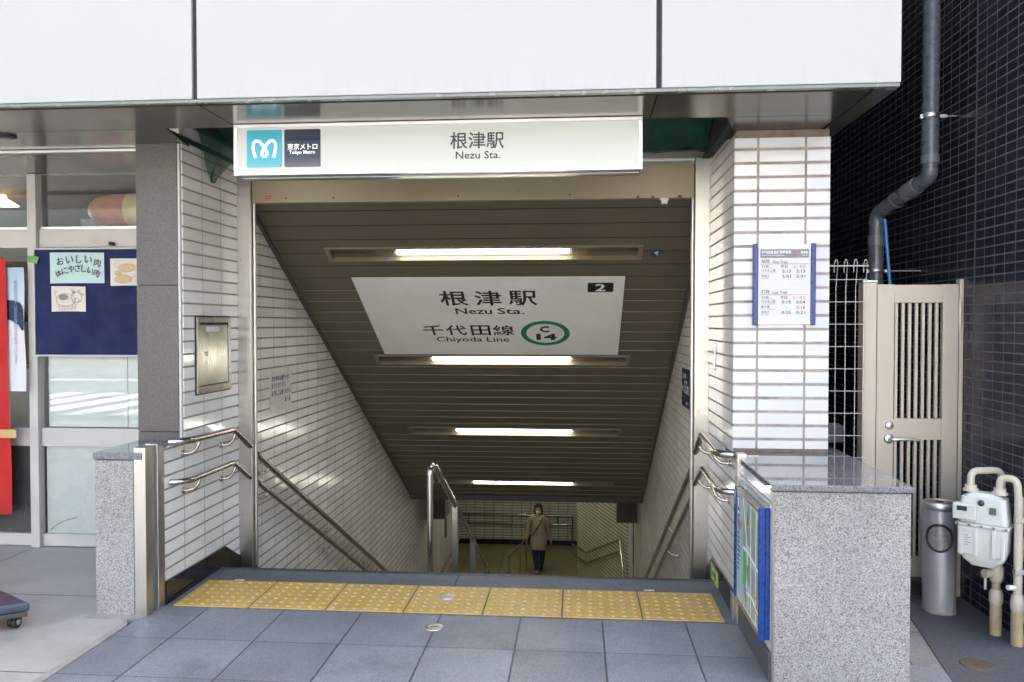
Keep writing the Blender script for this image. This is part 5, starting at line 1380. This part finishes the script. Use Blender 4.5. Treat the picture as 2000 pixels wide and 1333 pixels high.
g = thing("aluminium_gate", (1.85, 4.5, 0), "champagne aluminium side gate with vertical slats and lever handle", "gate")
boxo("gate_post", M['gate'], g, 1.546, 1.618, 4.482, 4.56, 0.0, 1.712, bevel=0.003)
boxo("post_cap", M['alu'], g, 1.542, 1.622, 4.478, 4.564, 1.7125, 1.724, bevel=0.003)
boxo("stile", M['gate'], g, 1.627, 1.7175, 4.500, 4.535, 0.10, 1.702, bevel=0.002)
boxo("stile", M['gate'], g, 1.972, 2.052, 4.500, 4.535, 0.10, 1.702, bevel=0.002)
boxo("top_rail", M['gate'], g, 1.7178, 1.9717, 4.502, 4.533, 1.602, 1.700, bevel=0.002)
boxo("mid_rail", M['gate'], g, 1.7178, 1.9717, 4.502, 4.533, 0.856, 0.972, bevel=0.002)
boxo("bottom_rail", M['gate'], g, 1.7178, 1.9717, 4.502, 4.533, 0.105, 0.214, bevel=0.002)
for i in range(7):
    x = 1.7245 + i * 0.0352
    MB().box(x, x + 0.0155, 4.508, 4.528, 0.973, 1.601).box(x, x + 0.0155, 4.508, 4.528, 0.215, 0.855).build("slat", M['gate'], g, bevel=0.0015)
boxo("hinge_jamb", M['gate'], g, 2.0575, 2.0785, 4.50, 4.55, 0.0, 1.728, bevel=0.002)
boxo("sill", M['gate_dark'], g, 1.62, 2.056, 4.51, 4.57, 0.003, 0.06)
for z in (1.545, 0.35):
    MB().tube([(2.0555, 4.492, z - 0.07), (2.0555, 4.492, z + 0.07)], 0.009, 12).build("hinge", M['gate'], g)
h_ = MB().lathe([(0.026, 0), (0.026, -0.008), (0.020, -0.012), (0.0001, -0.012)], (1.692, 4.4995, 0.862), 22, True, 'Y').build("handle", M['alu'], g)
MB().tube(rounded([(1.692, 4.492, 0.862), (1.692, 4.455, 0.862), (1.75, 4.452, 0.864), (1.835, 4.456, 0.861)], 0.025, 6), 0.0085, 12).build("lever", M['alu'], g)
MB().lathe([(0.022, 0), (0.022, -0.010), (0.016, -0.014), (0.0001, -0.014)], (1.694, 4.4995, 0.934), 22, True, 'Y').build("lock_cylinder", M['alu'], g)

t = thing("drainpipe", (1.97, 4.43, 2.4), "grey plastic drainpipe with a double bend against the dark tiles", "drainpipe")
pr = 0.0435
A0, A1, A2, A3 = Vector((1.945, 4.62, 4.6)), Vector((1.945, 4.62, 2.305)), Vector((1.815, 5.05, 2.155)), Vector((1.815, 5.05, 0.0))
MB().tube([A0, (1.945, 4.62, 2.385)], pr, 24).build("upper_pipe", M['pipe'], t)
MB().tube(rounded([(1.945, 4.62, 2.384), A1, A1.lerp(A2, 0.3)], 0.11, 10), pr - 0.002, 24).build("upper_elbow", M['pipe'], t)
MB().tube([A1.lerp(A2, 0.28), A1.lerp(A2, 0.78)], pr, 24).build("cross_pipe", M['pipe'], t)
MB().tube(rounded([A1.lerp(A2, 0.76), A2, A2 + Vector((0, 0, -0.14))], 0.11, 10), pr - 0.001, 24).build("lower_elbow", M['pipe'], t)
MB().tube([A2 + Vector((0, 0, -0.14)), A3], pr, 24).build("lower_pipe", M['pipe'], t)
for a, b_ in (((1.945, 4.62, 2.375), (1.945, 4.62, 2.42)), (A1.lerp(A2, 0.22), A1.lerp(A2, 0.42)), (A2 + Vector((0, 0, -0.13)), A2 + Vector((0, 0, -0.19))), ((A1.lerp(A2, 0.60)), (A1.lerp(A2, 0.63)))):
    MB().tube([a, b_], pr + 0.005, 24).build("collar", M['pipe_light'], t)
mb = MB().lathe([(pr + 0.001, -0.014), (pr + 0.004, -0.014), (pr + 0.004, 0.014), (pr + 0.001, 0.014)], (1.945, 4.62, 2.635), 28)
mb.box(1.990, 2.030, 4.614, 4.624, 2.626, 2.644).box(1.889, 1.899, 4.614, 4.626, 2.623, 2.647); mb.tube([(2.030, 4.62, 2.635), (2.08, 4.62, 2.635)], 0.004, 8)
mb.build("clamp", M['alu'], t)
mb = MB().lathe([(pr + 0.001, -0.012), (pr + 0.004, -0.012), (pr + 0.004, 0.012), (pr + 0.001, 0.012)], (1.815, 5.05, 1.81), 28)
mb.tube([(1.858, 5.05, 1.81), (2.08, 5.05, 1.81)], 0.004, 8); mb.box(1.757, 1.767, 5.044, 5.056, 1.80, 1.82); mb.box(1.865, 1.888, 5.043, 5.053, 1.802, 1.818)
mb.build("clamp", M['alu'], t)
t = thing("blue_pole", (1.87, 4.87, 0), "slanting blue plastic pole leaning behind the gate beside the drainpipe", "pole")
MB().tube([(1.90, 4.86, 0.0), (1.822, 4.85, 1.736), (1.79, 4.85, 2.10)], 0.010, 10).build("shaft", M['bluepole'], t)

# ashtray stand
t = thing("standing_ashtray", (1.86, 4.26, 0), "silver cylindrical standing ashtray with a round black-rimmed opening by the gate", "ashtray")
ac = Vector((1.868, 4.275, 0.002)); ar = 0.0795
mb = MB().lathe([(ar, 0.018), (ar, 0.532)], ac, 48)
mb.build("body", M['ash'], t)
MB().lathe([(ar - 0.002, 0.0), (ar + 0.002, 0.0), (ar + 0.002, 0.016), (ar - 0.001, 0.0178)], ac, 40).build("base_ring", plain("weathered_base", (0.30, 0.29, 0.27), 0.5, var=0.3, vscale=30), t)
MB().lathe([(ar + 0.001, 0.533), (ar + 0.004, 0.535), (ar + 0.004, 0.562), (ar, 0.568), (ar - 0.010, 0.568), (ar - 0.014, 0.560), (0.0001, 0.560)], ac, 48).build("top_rim", M['alu'], t)
MB().lathe([(0.060, 0.5608), (0.060, 0.566), (0.026, 0.568), (0.024, 0.562), (0.0001, 0.562)], ac, 32).build("ash_plate", M['steel'], t)
MB().box(ac.x - 0.016, ac.x + 0.016, ac.y - 0.010, ac.y + 0.010, ac.z + 0.5625, ac.z + 0.5695).build("slot", M['rubber'], t)
ring, inner = [], []
for k in range(41):
    q = 2 * math.pi * k / 40
    a = math.cos(q) * 0.062; zz = 0.395 + math.sin(q) * 0.068
    th_ = a / ar
    ctr = R(-114)
    ring.append(ac + Vector((math.cos(ctr + th_) * (ar + 0.001), math.sin(ctr + th_) * (ar + 0.001), zz)))
MB().tube(ring, 0.0062, 10, False).build("opening_rim", M['rubber'], t)
vs = []; rows_ = 14
for j in range(rows_ + 1):
    q = math.pi * (j / rows_ - 0.5)
    hw = math.cos(q) * 0.060; zz = 0.395 + math.sin(q) * 0.066
    for i in range(13):
        th_ = (hw * (i / 6 - 1)) / ar
        vs.append(ac + Vector((math.cos(R(-114) + th_) * (ar + 0.0006), math.sin(R(-114) + th_) * (ar + 0.0006), zz)))
MB().add(vs, [(j * 13 + i, j * 13 + i + 1, (j + 1) * 13 + i + 1, (j + 1) * 13 + i) for j in range(rows_) for i in range(12)], True).build("opening", plain("dim_steel_inside", (0.30, 0.31, 0.31), 0.3, metal=0.4, var=0.3, vscale=20), t)

# gas meter
gm = thing("gas_meter", (1.95, 3.95, 0), "ivory gas meter with two cream pipes on the dark tiled wall", "gas meter")
rotm = Matrix.Rotation(R(-38), 4, 'Z')
gc = Vector((1.925, 3.935, 0))
def grot(mb):
    mb.v = [tuple(gc + (rotm @ Vector(v))) for v in mb.v]
    return mb
def taper(z0, z1, hx0, hy0, hx1, hy1, r=0.02, cx_=0.0, cy_=0.0):
    mb = MB()
    mb.loft([[(cx_ + x, cy_ + y_, z0) for x, y_ in rrect(-hx0, hx0, -hy0, hy0, min(r, hx0, hy0) * 0.98, 4)], [(cx_ + x, cy_ + y_, z1) for x, y_ in rrect(-hx1, hx1, -hy1, hy1, min(r, hx1, hy1) * 0.98, 4)]], True, False)
    return mb
grot(taper(0.548, 0.672, 0.104, 0.058, 0.092, 0.050)).build("upper_case", M['meter'], gm, bevel=0.006)
grot(taper(0.672, 0.690, 0.080, 0.042, 0.062, 0.030)).build("shoulder", M['meter'], gm, bevel=0.005)
grot(MB().box(-0.112, 0.112, -0.066, 0.066, 0.532, 0.5475)).build("flange", M['meter'], gm, bevel=0.004)
mb = MB()
mb.loft([[(x, y_, z) for x, y_ in rrect(-hx, hx, -hy, hy, 0.018, 4)] for z, hx, hy in ((0.345, 0.050, 0.042), (0.375, 0.085, 0.054), (0.42, 0.100, 0.058), (0.5315, 0.106, 0.060))], True, False)
grot(mb).build("lower_case", M['meter'], gm, bevel=0.004)
mb = MB()
for x in (-0.085, -0.025, 0.050, 0.088): mb.box(x - 0.008, x + 0.008, -0.0712, -0.056, 0.395, 0.531)
mb.box(-0.098, -0.012, -0.0685, -0.05, 0.400, 0.528); mb.box(0.040, 0.098, -0.0685, -0.05, 0.400, 0.528)
grot(mb).build("rib", M['meter'], gm, bevel=0.003)
grot(MB().box(-0.118, -0.020, -0.092, -0.040, 0.566, 0.640)).build("counter_box", M['meter'], gm, bevel=0.006)
grot(MB().box(-0.098, -0.055, -0.0945, -0.0925, 0.608, 0.630)).build("counter_window", M['dark_glass'], gm)
grot(MB().box(0.030, 0.058, -0.0605, -0.0575, 0.600, 0.632)).build("data_plate", plain("dark_plate", (0.10, 0.13, 0.11), 0.3), gm)
grot(MB().box(-0.072, -0.040, -0.0720, -0.0712, 0.440, 0.505)).build("label_plate", M['paper'], gm)
mb = MB()
P = Plane2((0, -0.0721, 0), (1, 0, 0), (0, 0, 1))
for i in range(5): P.rect(mb, -0.068, -0.054 + 0.01 * ((i * 3) % 2), 0.445 + i * 0.011, 0.449 + i * 0.011, 0, 0.0005)
grot(mb).build("label_lines", plain("faded_print", (0.20, 0.24, 0.30), 0.5, var=0), gm)
MB().lathe([(0.034, 0.69), (0.034, 0.700), (0.026, 0.703), (0.026, 0.722)], gc + Vector((-0.048, 0.038, 0)), 20).build("port_nut", M['cream_pipe'], gm)
MB().lathe([(0.034, 0.69), (0.034, 0.700), (0.026, 0.703), (0.026, 0.722)], gc + Vector((0.045, -0.042, 0)), 20).build("port_nut", M['cream_pipe'], gm)
mb = MB()
for x in (-0.100, -0.05, 0.0, 0.05, 0.100):
    mb.lathe([(0.0001, -0.0735), (0.006, -0.0735), (0.006, -0.066)], (x, 0, 0.540), 6, False, 'Y')
grot(mb).build("flange_bolt", M['steel_dark'], gm)
grot(MB().lathe([(0.0001, -0.064), (0.014, -0.064), (0.014, -0.056)], (-0.004, 0, 0.648), 16, True, 'Y')).build("dial", M['dark_glass'], gm)
pa, pb = gc + Vector((0.045, -0.042, 0.70)), gc + Vector((-0.048, 0.038, 0.70))
pf = Vector((2.028, 3.84, 0))          # front down pipe
MB().tube(rounded([pa, pa + Vector((0, 0, 0.07)), pf + Vector((-0.01, 0.0, 0.772)), pf + Vector((0, 0, 0.66))], 0.05, 8), 0.0165, 16).build("front_loop", M['cream_pipe'], gm)
MB().tube([pf + Vector((0, 0, 0.69)), pf + Vector((0, 0, 0.24))], 0.0185, 16).build("front_pipe", M['cream_pipe'], gm)
MB().tube([pf + Vector((0, 0, 0.24)), pf + Vector((0, 0, 0.21)), pf + Vector((0, 0, 0.17)), pf + Vector((0, 0, 0.155))], 0.03, 18, True, [0.022, 0.03, 0.03, 0.024]).build("front_coupling", M['cream_pipe'], gm)
MB().tube([pf + Vector((0, 0, 0.155)), pf + Vector((0, 0, -0.01))], 0.0265, 18).build("front_wrap", M['wrap'], gm)
bp_ = Vector((1.995, 3.965, 0))
MB().tube(rounded([pb, pb + Vector((0, 0, 0.085)), Vector((2.03, 4.0, 0.785)), Vector((2.04, 4.0, 0.5))], 0.04, 8), 0.0165, 16).build("rear_loop", M['cream_pipe'], gm)
MB().tube([bp_ + Vector((0, 0, 0.40)), bp_ + Vector((0, 0, 0.18))], 0.0185, 16).build("rear_pipe", M['wrap'], gm)
MB().tube([bp_ + Vector((0, 0, 0.345)), bp_ + Vector((0, 0, 0.325)), bp_ + Vector((0, 0, 0.275)), bp_ + Vector((0, 0, 0.255))], 0.03, 18, True, [0.022, 0.033, 0.033, 0.022]).build("valve", M['cream_pipe'], gm)
mb = MB().tube([bp_ + Vector((0, 0, 0.30)), bp_ + Vector((-0.065, -0.02, 0.30))], 0.021, 14); mb.tube([bp_ + Vector((-0.06, -0.02, 0.285)), bp_ + Vector((-0.06, -0.02, 0.225))], 0.006, 8); mb.build("valve_handle", M['cream_pipe'], gm)
MB().tube([bp_ + Vector((0, 0, 0.22)), bp_ + Vector((0, 0, 0.20)), bp_ + Vector((0, 0, 0.16)), bp_ + Vector((0, 0, 0.145))], 0.03, 18, True, [0.022, 0.03, 0.03, 0.024]).build("rear_coupling", M['cream_pipe'], gm)
MB().tube([bp_ + Vector((0, 0, 0.145)), bp_ + Vector((0, 0, -0.01))], 0.026, 18).build("rear_wrap", M['wrap'], gm)
MB().tube([pf + Vector((-0.01, -0.0, 0.27)), pf + Vector((-0.05, -0.01, 0.272))], 0.012, 12).build("test_plug", M['plastic'], gm)
for z in (0.585, 0.345):
    MB().box(pf.x - 0.022, pf.x + 0.052, pf.y - 0.021, pf.y + 0.006, z - 0.012, z + 0.012).build("pipe_clamp", M['steel'], gm, bevel=0.002)

t = thing("black_cable", (2.07, 3.75, 0), "black cable hanging down the dark wall at the right edge", "cable")
MB().tube(rounded([(2.072, 3.80, 0.42), (2.06, 3.80, 0.30), (2.035, 3.78, 0.20), (2.005, 3.74, 0.10), (2.005, 3.70, 0.03), (2.03, 3.60, 0.012), (2.06, 3.45, 0.012)], 0.05, 6), 0.006, 8).build("cable", M['rubber'], t)
t = thing("wall_shelf", (2.06, 3.92, 0.4), "small grey steel wall shelf behind the gas meter pipes", "shelf")
for z in (0.62, 0.395): boxo("shelf_plate", M['steel_dark'], t, 2.045, 2.0795, 3.78, 3.90, z, z + 0.008)
t = thing("drink_can", (2.06, 3.86, 0.403), "orange drink can on the shelf behind the gas pipe", "can")
MB().lathe([(0.0001, 0), (0.015, 0.0), (0.017, 0.004), (0.017, 0.085), (0.014, 0.092), (0.0001, 0.092)], (2.062, 3.868, 0.4035), 18).build("body", plain("orange_can", (0.55, 0.20, 0.02), 0.35), t)
t = thing("manhole_cover", (1.73, 3.6, 0), "small rusty oval drain cover in the alley floor", "drain cover")
MB().lathe([(0.0001, 0.006), (0.060, 0.006), (0.066, 0.004), (0.066, 0.0)], (1.735, 3.605, 0.0015), 30).build("plate", M['rust'], t)

# ------------------------------------------------------------------ the street behind the camera, seen in the glass
t = thing("street_building", (0, -24, 0), "pale street building across the road mirrored in the shop glass", "building")
mb = MB().box(-16, 9, -34, -24, -0.12, 8)
mb.build("facade", plain("pale_facade", (0.63, 0.635, 0.635), 0.7, var=0.1, vscale=0.3), t)
for fl in range(2):
    for i in range(6):
        x = -15 + i * 4.1
        boxo("window", M['dark_glass'], t, x, x + 2.2, -23.995, -23.96, 1.2 + fl * 3.3, 2.9 + fl * 3.3)
